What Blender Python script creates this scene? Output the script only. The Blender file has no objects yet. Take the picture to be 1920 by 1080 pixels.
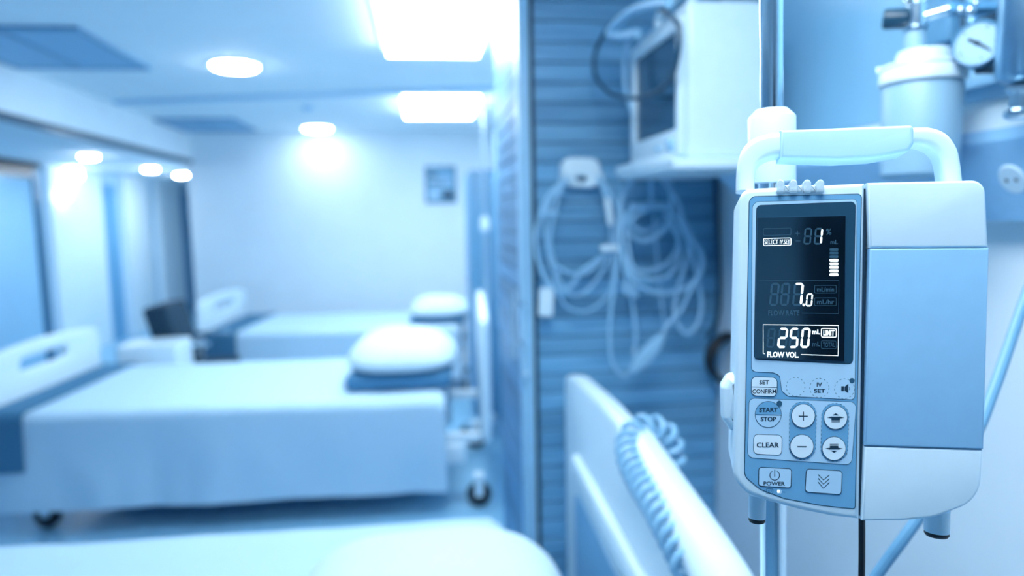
import bpy, bmesh, math, random
from mathutils import Vector, Matrix, noise

C = bpy.context.scene
COL = C.collection
random.seed(7)

# ------------------------------------------------------------------ camera
FPX = 1280.0                                    # 24 mm lens on a 36 mm sensor
CAM = Vector((0.0, 0.0, 1.5))
_y = Vector((-170 / FPX, 130 / FPX, -1)).normalized()
_z = Vector((-0.034, 1, 0)); _z = (_z - _z.dot(_y) * _y).normalized()
_x = _y.cross(_z)
R3 = Matrix((_x, _y, _z))                       # camera axes -> world axes
cam = bpy.data.cameras.new('camera'); camo = bpy.data.objects.new('camera', cam)
COL.objects.link(camo)
camo.matrix_world = Matrix.Translation(CAM) @ R3.to_4x4()
cam.sensor_width = 36.0; cam.lens = 24.0; cam.clip_start = 0.02; cam.clip_end = 60
cam.dof.use_dof = True; cam.dof.focus_distance = 0.53; cam.dof.aperture_fstop = 2.6
C.camera = camo

# ------------------------------------------------------------------ world, exposure
w = bpy.data.worlds.new('world'); C.world = w; w.use_nodes = True
w.node_tree.nodes['Background'].inputs[0].default_value = (0.25, 0.55, 0.85, 1)
w.node_tree.nodes['Background'].inputs[1].default_value = 0.3
C.view_settings.view_transform = 'Standard'
C.view_settings.look = 'None'
C.view_settings.gamma = 1.0
C.view_settings.use_curve_mapping = False
C.view_settings.exposure = 0.33
LAMP = (0.92, 0.98, 1.0)                        # colour of the ceiling lamps
PANEL_E, NEAR_E, SPOT_E, CORR_E = 13.5, 11.0, 60.0, 170.0
C.cycles.max_bounces = 8
C.cycles.diffuse_bounces = 5
C.cycles.sample_clamp_indirect = 6


# ------------------------------------------------------------------ measuring helpers
def ray(px, py):
    return R3 @ Vector(((px - 960) / FPX, -(py - 540) / FPX, -1))

def W(px, py, X=None, Y=None, Z=None, D=None):
    d = ray(px, py)
    if X is not None: t = (X - CAM.x) / d.x
    elif Y is not None: t = (Y - CAM.y) / d.y
    elif Z is not None: t = (Z - CAM.z) / d.z
    else: t = D
    return CAM + d * t


# ------------------------------------------------------------------ materials
def lin(c):
    f = lambda v: v / 12.92 if v <= 0.04045 else ((v + 0.055) / 1.055) ** 2.4
    return tuple(f(v / 255.0) for v in c) + (1.0,)

MATS = {}
def mat(name, rgb, rough=0.5, metal=0.0, var=0.05, scale=30, bump=0.0, coat=0.0, trans=0.0, emit=None, alpha=1.0, spec=0.5):
    m = bpy.data.materials.new(name); m.use_nodes = True
    nt = m.node_tree; b = nt.nodes['Principled BSDF']
    base = lin(rgb)
    tc = nt.nodes.new('ShaderNodeTexCoord'); ns = nt.nodes.new('ShaderNodeTexNoise')
    ns.inputs['Scale'].default_value = scale; ns.inputs['Detail'].default_value = 3
    nt.links.new(tc.outputs['Object'], ns.inputs['Vector'])
    rp = nt.nodes.new('ShaderNodeValToRGB')
    rp.color_ramp.elements[0].position = 0.3; rp.color_ramp.elements[1].position = 0.7
    rp.color_ramp.elements[0].color = tuple(v * (1 - var) for v in base[:3]) + (1,)
    rp.color_ramp.elements[1].color = tuple(min(1, v * (1 + var)) for v in base[:3]) + (1,)
    nt.links.new(ns.outputs['Fac'], rp.inputs['Fac'])
    nt.links.new(rp.outputs['Color'], b.inputs['Base Color'])
    b.inputs['Roughness'].default_value = rough; b.inputs['Metallic'].default_value = metal
    b.inputs['Coat Weight'].default_value = coat
    b.inputs['Transmission Weight'].default_value = trans
    b.inputs['Alpha'].default_value = alpha
    b.inputs['Specular IOR Level'].default_value = spec
    if bump:
        bp = nt.nodes.new('ShaderNodeBump'); bp.inputs['Strength'].default_value = bump
        bp.inputs['Distance'].default_value = 0.01
        nt.links.new(ns.outputs['Fac'], bp.inputs['Height']); nt.links.new(bp.outputs['Normal'], b.inputs['Normal'])
    if emit:
        b.inputs['Emission Color'].default_value = tuple(emit[0]) + (1,)
        b.inputs['Emission Strength'].default_value = emit[1]
    MATS[name] = m
    return m

def wood(name, lo, hi, axis):
    """laminate boards: grain stretched along one axis"""
    m = mat(name, hi, rough=0.45)
    nt = m.node_tree; b = nt.nodes['Principled BSDF']
    for n in list(nt.nodes):
        if n.type in ('TEX_NOISE', 'VALTORGB'): nt.nodes.remove(n)
    tc = [n for n in nt.nodes if n.type == 'TEX_COORD'][0]
    mp = nt.nodes.new('ShaderNodeMapping')
    mp.inputs['Scale'].default_value = (2.2, 26, 26) if axis == 'X' else (26, 2.2, 26)
    ns = nt.nodes.new('ShaderNodeTexNoise'); ns.inputs['Scale'].default_value = 1.6; ns.inputs['Detail'].default_value = 5
    rp = nt.nodes.new('ShaderNodeValToRGB')
    rp.color_ramp.elements[0].position = 0.32; rp.color_ramp.elements[1].position = 0.68
    rp.color_ramp.elements[0].color = lin(lo); rp.color_ramp.elements[1].color = lin(hi)
    nt.links.new(tc.outputs['Object'], mp.inputs['Vector']); nt.links.new(mp.outputs['Vector'], ns.inputs['Vector'])
    nt.links.new(ns.outputs['Fac'], rp.inputs['Fac'])
    sx = nt.nodes.new('ShaderNodeSeparateXYZ'); nt.links.new(tc.outputs['Object'], sx.inputs[0])
    dv = nt.nodes.new('ShaderNodeMath'); dv.operation = 'DIVIDE'; dv.inputs[1].default_value = 0.0632; nt.links.new(sx.outputs['Z'], dv.inputs[0])
    fl_ = nt.nodes.new('ShaderNodeMath'); fl_.operation = 'FLOOR'; nt.links.new(dv.outputs[0], fl_.inputs[0])
    wn = nt.nodes.new('ShaderNodeTexWhiteNoise'); wn.noise_dimensions = '1D'; nt.links.new(fl_.outputs[0], wn.inputs['W'])
    mr = nt.nodes.new('ShaderNodeMapRange'); mr.inputs[3].default_value = 0.78; mr.inputs[4].default_value = 1.12; nt.links.new(wn.outputs['Value'], mr.inputs[0])
    mx = nt.nodes.new('ShaderNodeVectorMath'); mx.operation = 'SCALE'; nt.links.new(rp.outputs['Color'], mx.inputs[0]); nt.links.new(mr.outputs[0], mx.inputs['Scale'])
    nt.links.new(mx.outputs[0], b.inputs['Base Color'])
    return m

M_wall = mat('wall_paint', (222, 239, 250), 0.7, var=0.02, scale=4)
M_ceil = mat('ceiling_paint', (226, 242, 251), 0.8, var=0.02, scale=4)
M_floor = mat('vinyl_floor', (124, 180, 214), 0.3, var=0.08, scale=12)
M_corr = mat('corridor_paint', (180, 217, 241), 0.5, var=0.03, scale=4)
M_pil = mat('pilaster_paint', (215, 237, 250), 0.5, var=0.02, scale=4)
M_white = mat('white_plastic', (214, 237, 250), 0.35, var=0.015, scale=40)
M_pump = mat('pump_plastic', (206, 232, 248), 0.33, var=0.012, scale=60)
M_grip = mat('grip_plastic', (172, 212, 240), 0.45, var=0.02, scale=60)
M_door = mat('pump_door_plastic', (142, 194, 232), 0.4, var=0.02, scale=60)
M_memb = mat('membrane_blue', (104, 166, 208), 0.4, var=0.02, scale=80)
M_membl = mat('membrane_pale', (172, 212, 240), 0.4, var=0.02, scale=80)
M_btn = mat('button_white', (214, 236, 250), 0.4, var=0.01, scale=80)
M_ink = mat('navy_ink', (16, 52, 76), 0.5, var=0.05)
M_line = mat('outline_blue', (34, 84, 116), 0.5, var=0.05)
M_frame = mat('screen_border', (26, 70, 96), 0.35, var=0.05)
M_lcd = mat('lcd_glass', (4, 14, 22), 0.08, var=0.2, scale=5, coat=0.1)
M_lit = mat('lit_segment', (240, 250, 255), 0.5, emit=((0.85, 0.96, 1.0), 1.0))
M_dim = mat('unlit_segment', (46, 84, 106), 0.4, var=0.1)
M_chrome = mat('chrome', (226, 241, 250), 0.16, 1.0, var=0.03)
M_steel = mat('brushed_steel', (144, 186, 212), 0.3, 1.0, var=0.06)
M_black = mat('black_rubber', (8, 26, 38), 0.5, var=0.1)
M_dark = mat('dark_fabric', (24, 60, 82), 0.8, var=0.15, scale=60, bump=0.2)
M_linen = mat('bed_linen', (188, 221, 242), 0.9, var=0.02, scale=60, bump=0.1)
M_pillow = mat('pillow_cotton', (210, 235, 249), 0.9, var=0.02, scale=60, bump=0.1)
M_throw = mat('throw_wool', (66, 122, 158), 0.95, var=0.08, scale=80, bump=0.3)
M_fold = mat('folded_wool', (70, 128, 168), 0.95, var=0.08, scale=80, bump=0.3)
M_matt = mat('mattress_cover', (120, 175, 212), 0.7, var=0.05)
M_post = mat('post_laminate', (150, 200, 232), 0.4, var=0.03, scale=20)
M_gap = mat('gap_shade_and_lintel_black', (10, 34, 50), 0.6)  # painted shade in the cabinet gap; own colour of the door lintel
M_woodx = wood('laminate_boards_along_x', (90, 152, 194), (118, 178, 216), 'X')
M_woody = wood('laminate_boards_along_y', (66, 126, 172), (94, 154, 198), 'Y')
M_panel = mat('headwall_laminate', (140, 195, 228), 0.3, var=0.03, scale=6)
M_cable = mat('grey_cable', (150, 200, 232), 0.45, var=0.04)
M_hose = mat('grey_hose', (96, 152, 190), 0.4, var=0.04)
M_coil = mat('coiled_cord_grey', (134, 186, 220), 0.4, var=0.04)
M_lcd.node_tree.nodes['Principled BSDF'].inputs['IOR'].default_value = 2.5; M_lcd.node_tree.nodes['Principled BSDF'].inputs['Specular Tint'].default_value = (0.45, 0.8, 1, 1)
M_scr = mat('monitor_screen', (30, 78, 108), 0.12, var=0.1, scale=4, coat=0.3)
M_clear = mat('frosted_plastic', (158, 202, 230), 0.4, var=0.02, trans=0.2, scale=20)
M_comb = mat('clear_comb', (225, 242, 252), 0.2, var=0.02, trans=0.5)
M_lamp = mat('lamp_diffuser', (255, 255, 255), 0.5, emit=(LAMP, PANEL_E))
M_spot = mat('downlight_glass', (255, 255, 255), 0.5, emit=(LAMP, SPOT_E))
M_corrlamp = mat('corridor_lamp_glass', (255, 255, 255), 0.5, emit=(LAMP, CORR_E))
M_spotf = mat('far_downlight_glass', (255, 255, 255), 0.5, emit=(LAMP, 24.0))
M_lampn = mat('near_lamp_diffuser', (255, 255, 255), 0.5, emit=(LAMP, NEAR_E))
M_reflglow = mat('lamp_reflection_glow', (255, 255, 255), 0.5, emit=(LAMP, 14.0))  # emission standing in for lamps mirrored in the corridor wall
M_ac = mat('grille_blue_grey', (140, 188, 220), 0.6, var=0.03)
M_dial = mat('dial_face', (168, 207, 231), 0.35, var=0.02)
M_glass = mat('door_glass', (150, 200, 232), 0.08, var=0.03, scale=3, trans=0.0)
M_alu = mat('dark_aluminium', (60, 112, 146), 0.4, 0.3, var=0.05)
M_paper = mat('poster_paper', (120, 172, 206), 0.7, var=0.05)


# ------------------------------------------------------------------ mesh builder
def root_matrix(o):
    m = o.matrix_basis.copy()
    p = o.parent
    while p:
        m = p.matrix_basis @ m; p = p.parent
    return m

class MB:
    def __init__(self):
        self.bm = bmesh.new(); self.mats = []
    def mi(self, m):
        if m not in self.mats: self.mats.append(m)
        return self.mats.index(m)
    def _tag(self, faces, m):
        i = self.mi(m)
        for f in faces: f.material_index = i
    def rings(self, rings, m, closed=True, cap0=True, cap1=True, loop=False):
        vs = [[self.bm.verts.new(p) for p in r] for r in rings]
        fs = []; n = len(rings[0])
        R = len(vs)
        for a in range(R if loop else R - 1):
            A, B = vs[a], vs[(a + 1) % R]
            for i in range(n if closed else n - 1):
                j = (i + 1) % n
                try: fs.append(self.bm.faces.new((A[i], A[j], B[j], B[i])))
                except ValueError: pass
        if not loop:
            if cap0: fs.append(self.bm.faces.new(list(reversed(vs[0]))))
            if cap1: fs.append(self.bm.faces.new(vs[-1]))
        self._tag(fs, m); return fs
    def box(self, lo, hi, m, bev=0.0):
        x0, y0, z0 = lo; x1, y1, z1 = hi
        if bev <= 0:
            r = lambda z: [(x0, y0, z), (x1, y0, z), (x1, y1, z), (x0, y1, z)]
            return self.rings([r(z0), r(z1)], m)
        pts = roundpoly([(x0, y0), (x1, y0), (x1, y1), (x0, y1)], bev, 4)
        return self.prism(pts, z0, z1, m, bev * 0.7, lambda a, b, t: (a, b, t), both=True)
    def prism(self, pts, t0, t1, m, bev=0.0, f=lambda a, b, t: (a, t, b), both=False, segs=4):
        """outline pts (2D) from depth t0 (front, bevelled) to t1"""
        pts = list(pts)
        area = sum(a[0] * b[1] - b[0] * a[1] for a, b in zip(pts, pts[1:] + pts[:1]))
        if area < 0: pts.reverse()
        s = 1 if t1 > t0 else -1
        rr = []
        if bev > 0:
            for k in range(segs + 1):
                an = math.pi / 2 * k / segs
                rr.append(([(p) for p in inset(pts, bev * (1 - math.sin(an)))], t0 + s * bev * (1 - math.cos(an))))
        else: rr.append((pts, t0))
        if both and bev > 0:
            for k in range(segs + 1):
                an = math.pi / 2 * (1 - k / segs)
                rr.append((inset(pts, bev * (1 - math.sin(an))), t1 - s * bev * (1 - math.cos(an))))
        else: rr.append((pts, t1))
        return self.rings([[f(a, b, t) for a, b in r] for r, t in rr], m)
    def flat(self, pts, t, m, f=lambda a, b, t: (a, t, b)):
        fs = [self.bm.faces.new([self.bm.verts.new(f(a, b, t)) for a, b in pts])]
        self._tag(fs, m)
    def strip(self, A, B, t, m, f=lambda a, b, t: (a, t, b), closed=True):
        """flat band between two outlines of equal count"""
        return self.rings([[f(a, b, t) for a, b in A], [f(a, b, t) for a, b in B]], m, closed=closed, cap0=False, cap1=False)
    def tube(self, pts, r, m, n=8, closed=False):
        pts = [Vector(p) for p in pts]; N = len(pts)
        rad = r if isinstance(r, (list, tuple)) else [r] * N
        tang = []
        for i in range(N):
            a = pts[(i - 1) % N] if (closed or i > 0) else pts[0]
            b = pts[(i + 1) % N] if (closed or i < N - 1) else pts[-1]
            d = (b - a); tang.append(d.normalized() if d.length > 1e-9 else Vector((0, 0, 1)))
        u = tang[0].orthogonal().normalized(); rings = []
        for i in range(N):
            u = (u - u.dot(tang[i]) * tang[i])
            u = u.normalized() if u.length > 1e-6 else tang[i].orthogonal().normalized()
            v = tang[i].cross(u)
            rings.append([pts[i] + rad[i] * (math.cos(2 * math.pi * k / n) * u + math.sin(2 * math.pi * k / n) * v) for k in range(n)])
        return self.rings(rings, m, loop=closed)
    def lathe(self, prof, origin, axis, m, n=32):
        """prof: list of (radius, height along axis)"""
        o = Vector(origin); ax = Vector(axis).normalized(); u = ax.orthogonal().normalized(); v = ax.cross(u)
        rings = [[o + ax * h + max(r, 1e-5) * (math.cos(2 * math.pi * k / n) * u + math.sin(2 * math.pi * k / n) * v) for k in range(n)] for r, h in prof]
        return self.rings(rings, m, cap0=prof[0] != prof[-1], cap1=prof[0] != prof[-1])
    def annulus(self, outer, hole, t0, t1, m, f, bev=0.004, segs=3):
        """thick plate with one hole; outer and hole have equal counts and the same start"""
        rr = []
        K = [math.pi / 2 * k / segs for k in range(segs + 1)]
        for an in K: rr.append((inset(outer, bev * (1 - math.sin(an))), t0 + bev * (1 - math.cos(an))))
        for an in reversed(K): rr.append((inset(outer, bev * (1 - math.sin(an))), t1 - bev * (1 - math.cos(an))))
        for an in K: rr.append((inset(hole, -bev * (1 - math.sin(an))), t1 - bev * (1 - math.cos(an))))
        for an in reversed(K): rr.append((inset(hole, -bev * (1 - math.sin(an))), t0 + bev * (1 - math.cos(an))))
        return self.rings([[f(a, b, t) for a, b in r] for r, t in rr], m, loop=True)
    def build(self, name, parent=None, smooth=True, local=False, angle=35):
        bmesh.ops.remove_doubles(self.bm, verts=self.bm.verts, dist=1e-6)
        bmesh.ops.recalc_face_normals(self.bm, faces=self.bm.faces)
        me = bpy.data.meshes.new(name); o = bpy.data.objects.new(name, me); COL.objects.link(o)
        if not local:
            vs = [v.co for v in self.bm.verts]
            lo = Vector([min(v[i] for v in vs) for i in range(3)]); hi = Vector([max(v[i] for v in vs) for i in range(3)])
            piv = Vector(((lo.x + hi.x) / 2, (lo.y + hi.y) / 2, lo.z))
            if parent is None:
                self.bm.transform(Matrix.Translation(-piv)); o.location = piv
            else:
                im = root_matrix(parent).inverted()
                q = im @ piv
                self.bm.transform(Matrix.Translation(-q) @ im); o.location = q
        if parent is not None: o.parent = parent
        for m in self.mats: me.materials.append(m)
        self.bm.to_mesh(me); self.bm.free()
        if smooth:
            for p in me.polygons: p.use_smooth = len(p.vertices) <= 4
            try: me.set_sharp_from_angle(angle=math.radians(angle))
            except Exception: pass
        return o

def inset(pts, d):
    if abs(d) < 1e-9: return list(pts)
    out = []; n = len(pts)
    for i in range(n):
        a, p, b = pts[i - 1], pts[i], pts[(i + 1) % n]
        e1 = (p[0] - a[0], p[1] - a[1]); e2 = (b[0] - p[0], b[1] - p[1])
        l1 = math.hypot(*e1) or 1e-9; l2 = math.hypot(*e2) or 1e-9
        n1 = (-e1[1] / l1, e1[0] / l1); n2 = (-e2[1] / l2, e2[0] / l2)
        k = 1 + n1[0] * n2[0] + n1[1] * n2[1]; k = max(k, 0.4)
        out.append((p[0] + d * (n1[0] + n2[0]) / k, p[1] + d * (n1[1] + n2[1]) / k))
    return out

def roundpoly(pts, r, n=5):
    out = []; N = len(pts)
    for i in range(N):
        rr = r[i] if isinstance(r, (list, tuple)) else r
        p = Vector(pts[i][:2]); a = Vector(pts[i - 1][:2]); b = Vector(pts[(i + 1) % N][:2])
        da = (a - p); db = (b - p)
        if rr <= 0: out.append((p.x, p.y)); continue
        ca = da.normalized().dot(db.normalized()); half = math.acos(max(-1, min(1, ca))) / 2
        t = min(rr / max(math.tan(half), 1e-4), da.length * 0.49, db.length * 0.49)
        p0 = p + da.normalized() * t; p1 = p + db.normalized() * t
        for k in range(n + 1):
            s = k / n
            # rational quadratic = circular arc
            wgt = math.sin(half)
            q = ((1 - s) ** 2 * p0 + 2 * s * (1 - s) * wgt * p + s * s * p1) / ((1 - s) ** 2 + 2 * s * (1 - s) * wgt + s * s)
            out.append((q.x, q.y))
    return out

def spline(pts, n=8, closed=False):
    P = [Vector(p) for p in pts]; out = []; N = len(P)
    segs = N if closed else N - 1
    for i in range(segs):
        if closed: a, b, c, d = P[i - 1], P[i], P[(i + 1) % N], P[(i + 2) % N]
        else: a, b, c, d = P[max(i - 1, 0)], P[i], P[i + 1], P[min(i + 2, N - 1)]
        for k in range(n):
            t = k / n
            out.append(0.5 * ((2 * b) + (c - a) * t + (2 * a - 5 * b + 4 * c - d) * t * t + (3 * b - a - 3 * c + d) * t ** 3))
    if not closed: out.append(P[-1])
    return out

def circle(cx, cy, r, n=32, ry=None):
    ry = ry or r
    return [(cx + r * math.cos(2 * math.pi * k / n), cy + ry * math.sin(2 * math.pi * k / n)) for k in range(n)]

def radial(poly, c, n=96):
    """resample a closed outline by angle around c"""
    out = []
    for k in range(n):
        a = 2 * math.pi * k / n; d = (math.cos(a), math.sin(a)); best = None
        for p, q in zip(poly, poly[1:] + poly[:1]):
            ex, ey = q[0] - p[0], q[1] - p[1]; den = d[0] * ey - d[1] * ex
            if abs(den) < 1e-12: continue
            t = ((p[0] - c[0]) * ey - (p[1] - c[1]) * ex) / den
            s = ((p[0] - c[0]) * d[1] - (p[1] - c[1]) * d[0]) / den
            if t > 0 and -1e-6 <= s <= 1 + 1e-6 and (best is None or t > best): best = t
        out.append((c[0] + d[0] * best, c[1] + d[1] * best))
    return out

def tag(o, label=None, cat=None, group=None, kind=None):
    if label: o['label'] = label
    if cat: o['category'] = cat
    if group: o['group'] = group
    if kind: o['kind'] = kind
    return o

def thing(name, label, cat, loc=(0, 0, 0), group=None, matrix=None):
    o = bpy.data.objects.new(name, None); COL.objects.link(o); o.empty_display_size = 0.05
    if matrix is not None: o.matrix_basis = matrix
    else: o.location = loc
    return tag(o, label, cat, group)

def copy_tree(o, parent=None):
    c = o.copy(); COL.objects.link(c)
    if parent is not None: c.parent = parent
    for ch in list(o.children): copy_tree(ch, c)
    return c

def struct(name, mb, smooth=False):
    return tag(mb.build(name, smooth=smooth), kind='structure')

_txt = {}
def text_mesh(s, bold=0.0):
    """(verts, faces) of a line of text, normalised to its own box"""
    key = (s, bold)
    if key in _txt: return _txt[key]
    cu = bpy.data.curves.new('t', 'FONT'); cu.body = s; cu.size = 1.0; cu.offset = bold; cu.resolution_u = 3
    o = bpy.data.objects.new('t', cu); COL.objects.link(o)
    bpy.context.view_layer.update()
    me = bpy.data.meshes.new_from_object(o.evaluated_get(bpy.context.evaluated_depsgraph_get()))
    vs = [v.co.copy() for v in me.vertices]; fs = [list(p.vertices) for p in me.polygons]
    bpy.data.objects.remove(o); bpy.data.curves.remove(cu); bpy.data.meshes.remove(me)
    x0 = min(v.x for v in vs); x1 = max(v.x for v in vs); y0 = min(v.y for v in vs); y1 = max(v.y for v in vs)
    vs = [((v.x - x0) / (x1 - x0), (v.y - y0) / (y1 - y0)) for v in vs]
    _txt[key] = (vs, fs)
    return _txt[key]

def add_text(mb, s, fmap, m, bold=0.0):
    """fmap maps the unit box of the text to a 3D point"""
    vs, fs = text_mesh(s, bold)
    V = [mb.bm.verts.new(fmap(a, b)) for a, b in vs]
    out = []
    for f in fs:
        try: out.append(mb.bm.faces.new([V[i] for i in f]))
        except ValueError: pass
    mb._tag(out, m)


# ================================================================== the room
XR, XL, YF, YB, ZC, ZL = 1.0, -4.0, 7.35, -2.6, 2.41, 2.16   # right wall, corridor wall, far wall, wall behind, ceilings
XB = -2.27                                                    # bulkhead line between ward and corridor

mb = MB(); mb.box((XL - 0.1, YB - 0.1, -0.1), (XR + 0.1, 13.6, 0), M_floor); struct('floor', mb)
mb = MB()
mb.box((XB, YB - 0.1, ZC), (XR + 0.1, YF + 0.1, ZC + 0.1), M_ceil)
struct('ceiling', mb)
mb = MB()
mb.box((XL - 0.1, YB - 0.1, ZL), (XB - 0.06, 13.6, ZL + 0.4), M_ceil)
struct('ceiling_corridor', mb)
mb = MB()
mb.box((XB - 0.059, YB - 0.1, ZL - 0.025), (XB - 0.001, YF, ZC + 0.1), M_ceil)
struct('trim_1', mb)
mb = MB(); mb.box((XB - 0.075, YB - 0.05, ZL - 0.06), (XB + 0.005, YF - 0.01, ZL - 0.0255), M_frame)
struct('trim_2', mb)
mb = MB(); mb.box((XB - 0.06, YF, 0), (XR + 0.1, YF + 0.12, ZC), M_wall); struct('wall_far', mb)
mb = MB(); mb.box((XR, YB - 0.1, 0), (XR + 0.1, YF, ZC), M_wall); struct('wall_right', mb)
mb = MB(); mb.box((XL - 0.1, YB - 0.1, 0), (XR + 0.1, YB, ZC), M_wall); struct('wall_near', mb)
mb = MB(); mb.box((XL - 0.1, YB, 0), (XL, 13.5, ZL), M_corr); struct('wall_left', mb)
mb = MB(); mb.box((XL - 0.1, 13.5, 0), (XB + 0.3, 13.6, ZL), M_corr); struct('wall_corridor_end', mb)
mb = MB(); mb.box((XB - 0.06, YF + 0.12, 0), (XB + 0.06, 13.5, ZL), M_wall); struct('wall_corridor_right', mb)

mb = MB(); mb.box((-0.50, YB, 0), (0.62, YB + 0.04, 2.2), M_ink); mb.box((-0.44, YB + 0.0401, 1.0), (-0.42, YB + 0.06, 1.12), M_steel); struct('unseen_dark_slab', mb)  # unseen dark slab added behind the camera for the pump screen to reflect
def left_Y(px): return W(px, 400, X=XL).y
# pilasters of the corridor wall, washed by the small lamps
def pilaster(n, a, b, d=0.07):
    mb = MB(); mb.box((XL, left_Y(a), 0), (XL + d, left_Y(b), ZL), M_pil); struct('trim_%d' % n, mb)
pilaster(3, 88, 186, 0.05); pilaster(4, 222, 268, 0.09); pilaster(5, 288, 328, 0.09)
mb = MB(); mb.box((XL, left_Y(334), 0), (XL + 0.03, left_Y(350), 2.0), M_memb); struct('door_2', mb)
mb = MB(); mb.box((XL, left_Y(190), 0), (XL + 0.02, left_Y(217), 2.02), M_memb); struct('door_3', mb)
# glazed door in a dark frame, foreground end of the corridor wall
ya, yb = left_Y(-120), left_Y(58)
mb = MB()
mb.box((XL, ya - 0.08, 0), (XL + 0.05, ya, 2.09), M_alu); mb.box((XL, yb, 0), (XL + 0.05, yb + 0.13, 2.09), M_alu)
mb.box((XL, ya - 0.08, 2.0905), (XL + 0.06, yb + 0.13, 2.15), M_gap); mb.box((XL, ya, 2.0), (XL + 0.05, yb, 2.09), M_frame)
d1 = struct('door_1', mb)
mb = MB(); mb.box((XL + 0.01, ya + 0.001, 0.0), (XL + 0.03, yb - 0.001, 1.999), M_glass); mb.build('glass_pane', d1)
# chair-rail height skirting
mb = MB(); mb.box((XB, YF - 0.012, 0), (XR, YF, 0.1), M_corr); struct('baseboard_far', mb)
mb = MB(); mb.box((XR - 0.012, YB, 0), (XR, YF - 0.012, 0.1), M_corr); struct('baseboard_right', mb)

# ceiling lamps ------------------------------------------------------------
def panel_light(x0, x1, y0, y1, label, lm=None):
    t = thing('ceiling_light', label, 'ceiling light', ((x0 + x1) / 2, (y0 + y1) / 2, ZC - 0.03), 'rectangular ceiling lights')
    f = 0.025
    mb = MB(); z0, z1 = ZC - 0.02, ZC
    mb.box((x0 - f, y0 - f, z0), (x0, y1 + f, z1), M_white); mb.box((x1, y0 - f, z0), (x1 + f, y1 + f, z1), M_white)
    mb.box((x0, y0 - f, z0), (x1, y0, z1), M_white); mb.box((x0, y1, z0), (x1, y1 + f, z1), M_white)
    mb.build('frame', t, smooth=False)
    mb = MB(); mb.box((x0, y0, ZC - 0.055), (x1, y1, ZC - 0.002), lm or M_lamp); mb.build('diffuser', t, smooth=False)
panel_light(-0.145, 0.33, 2.50, 3.76, 'large glowing rectangular ceiling light beside the wood cabinet top')
panel_light(-0.105, 0.46, 5.14, 6.02, 'glowing rectangular ceiling light beyond the ceiling track, near the poster wall')
panel_light(-0.18, 0.44, -0.15, 1.06, 'glowing rectangular ceiling light above the infusion pump stand', M_lampn)

def downlight(px, py, zc, r, label, m, grp):
    p = W(px, py, Z=zc - 0.004)
    t = thing('downlight', label, 'downlight', (p.x, p.y, zc - 0.012), grp)
    mb = MB(); mb.lathe([(r + 0.016, 0), (r + 0.016, 0.008), (r, 0.012), (r, 0.0), (r + 0.016, 0)], (p.x, p.y, zc - 0.012), (0, 0, 1), M_white, 40); mb.build('trim_ring', t)
    mb = MB(); mb.lathe([(r * 0.6, -0.022), (r * 0.9, -0.014), (r - 0.001, -0.0), (r - 0.001, 0.006)], (p.x, p.y, zc - 0.010), (0, 0, 1), m, 40); mb.build('lens', t)
    return p
downlight(440, 122, ZC, 0.128, 'large round ceiling downlight between the two grilles and the long rail', M_spot, 'round ward downlights')
downlight(595, 240, ZC, 0.135, 'round ceiling downlight close to the far wall', M_spotf, 'round ward downlights')
for px, py, lb in ((167, 292, 'small corridor downlight above the wide white pilaster'),
                   (282, 316, 'small corridor downlight, middle one of the row of three'),
                   (340, 327, 'small corridor downlight beside the far wall, last of the row')):
    p = downlight(px, py, ZL, 0.075, lb, M_corrlamp, 'corridor downlights')
for px, py, lb in ((141, 327, 'round glow standing in for a lamp reflection high on the wide white pilaster'),
                   (120, 368, 'smaller glow standing in for a lamp reflection, below the other on the pilaster')):
    p = W(px, py, X=XL + 0.09); r = 0.075 if py < 350 else 0.055
    mb = MB(); mb.lathe([(0.02, -0.04), (r * 0.7, -0.03), (r, 0.0), (r * 0.7, 0.05), (0.0, 0.06)], p, (1, 0, 0), M_reflglow, 24)  # added glowing dome in place of a lamp reflection
    o = mb.build('reflection_glow'); tag(o, lb, 'lamp reflection', 'corridor lamp reflections')

# ceiling air units --------------------------------------------------------
def air_unit(x0, x1, y0, y1, label, split):
    t = thing('air_vent', label, 'air vent', ((x0 + x1) / 2, (y0 + y1) / 2, ZC - 0.02), 'ceiling air vents')
    mb = MB(); mb.box((x0, y0, ZC - 0.012), (x1, y1, ZC - 0.001), M_ac); mb.build('grille', t, smooth=False)
    mb = MB(); f = 0.03
    mb.box((x0 - f, y0 - f, ZC - 0.018), (x0, y1 + f, ZC - 0.001), M_hose); mb.box((x1, y0 - f, ZC - 0.018), (x1 + f, y1 + f, ZC - 0.001), M_hose)
    mb.box((x0, y0 - f, ZC - 0.018), (x1, y0, ZC - 0.001), M_hose); mb.box((x0, y1, ZC - 0.018), (x1, y1 + f, ZC - 0.001), M_hose)
    mb.box((split - 0.015, y0, ZC - 0.018), (split + 0.015, y1, ZC - 0.012), M_hose)
    mb.build('frame', t, smooth=False)
air_unit(-2.215, -1.56, 3.50, 4.30, 'blue-grey square ceiling vent closest to the camera', -1.89)
air_unit(-2.235, -1.62, 6.40, 7.15, 'faint pale ceiling vent next to the far wall', -1.93)

# ceiling curtain track
mb = MB()
a = W(240, 197, Z=ZC - 0.02); b = W(920, 166, Z=ZC - 0.02)
ym = (a.y + b.y) / 2
mb.prism(roundpoly([(XB + 0.06, a.y - 0.1), (XR - 0.01, b.y - 0.1), (XR - 0.01, b.y - 0.05), (XB + 0.06, a.y - 0.05)], 0.005, 3), ZC - 0.03, ZC - 0.0005, M_grip, 0.004, lambda p, q, t: (p, q, t))
tag(mb.build('curtain_track'), 'slim straight track crossing the ceiling between the two bright panels', 'curtain track')

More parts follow.
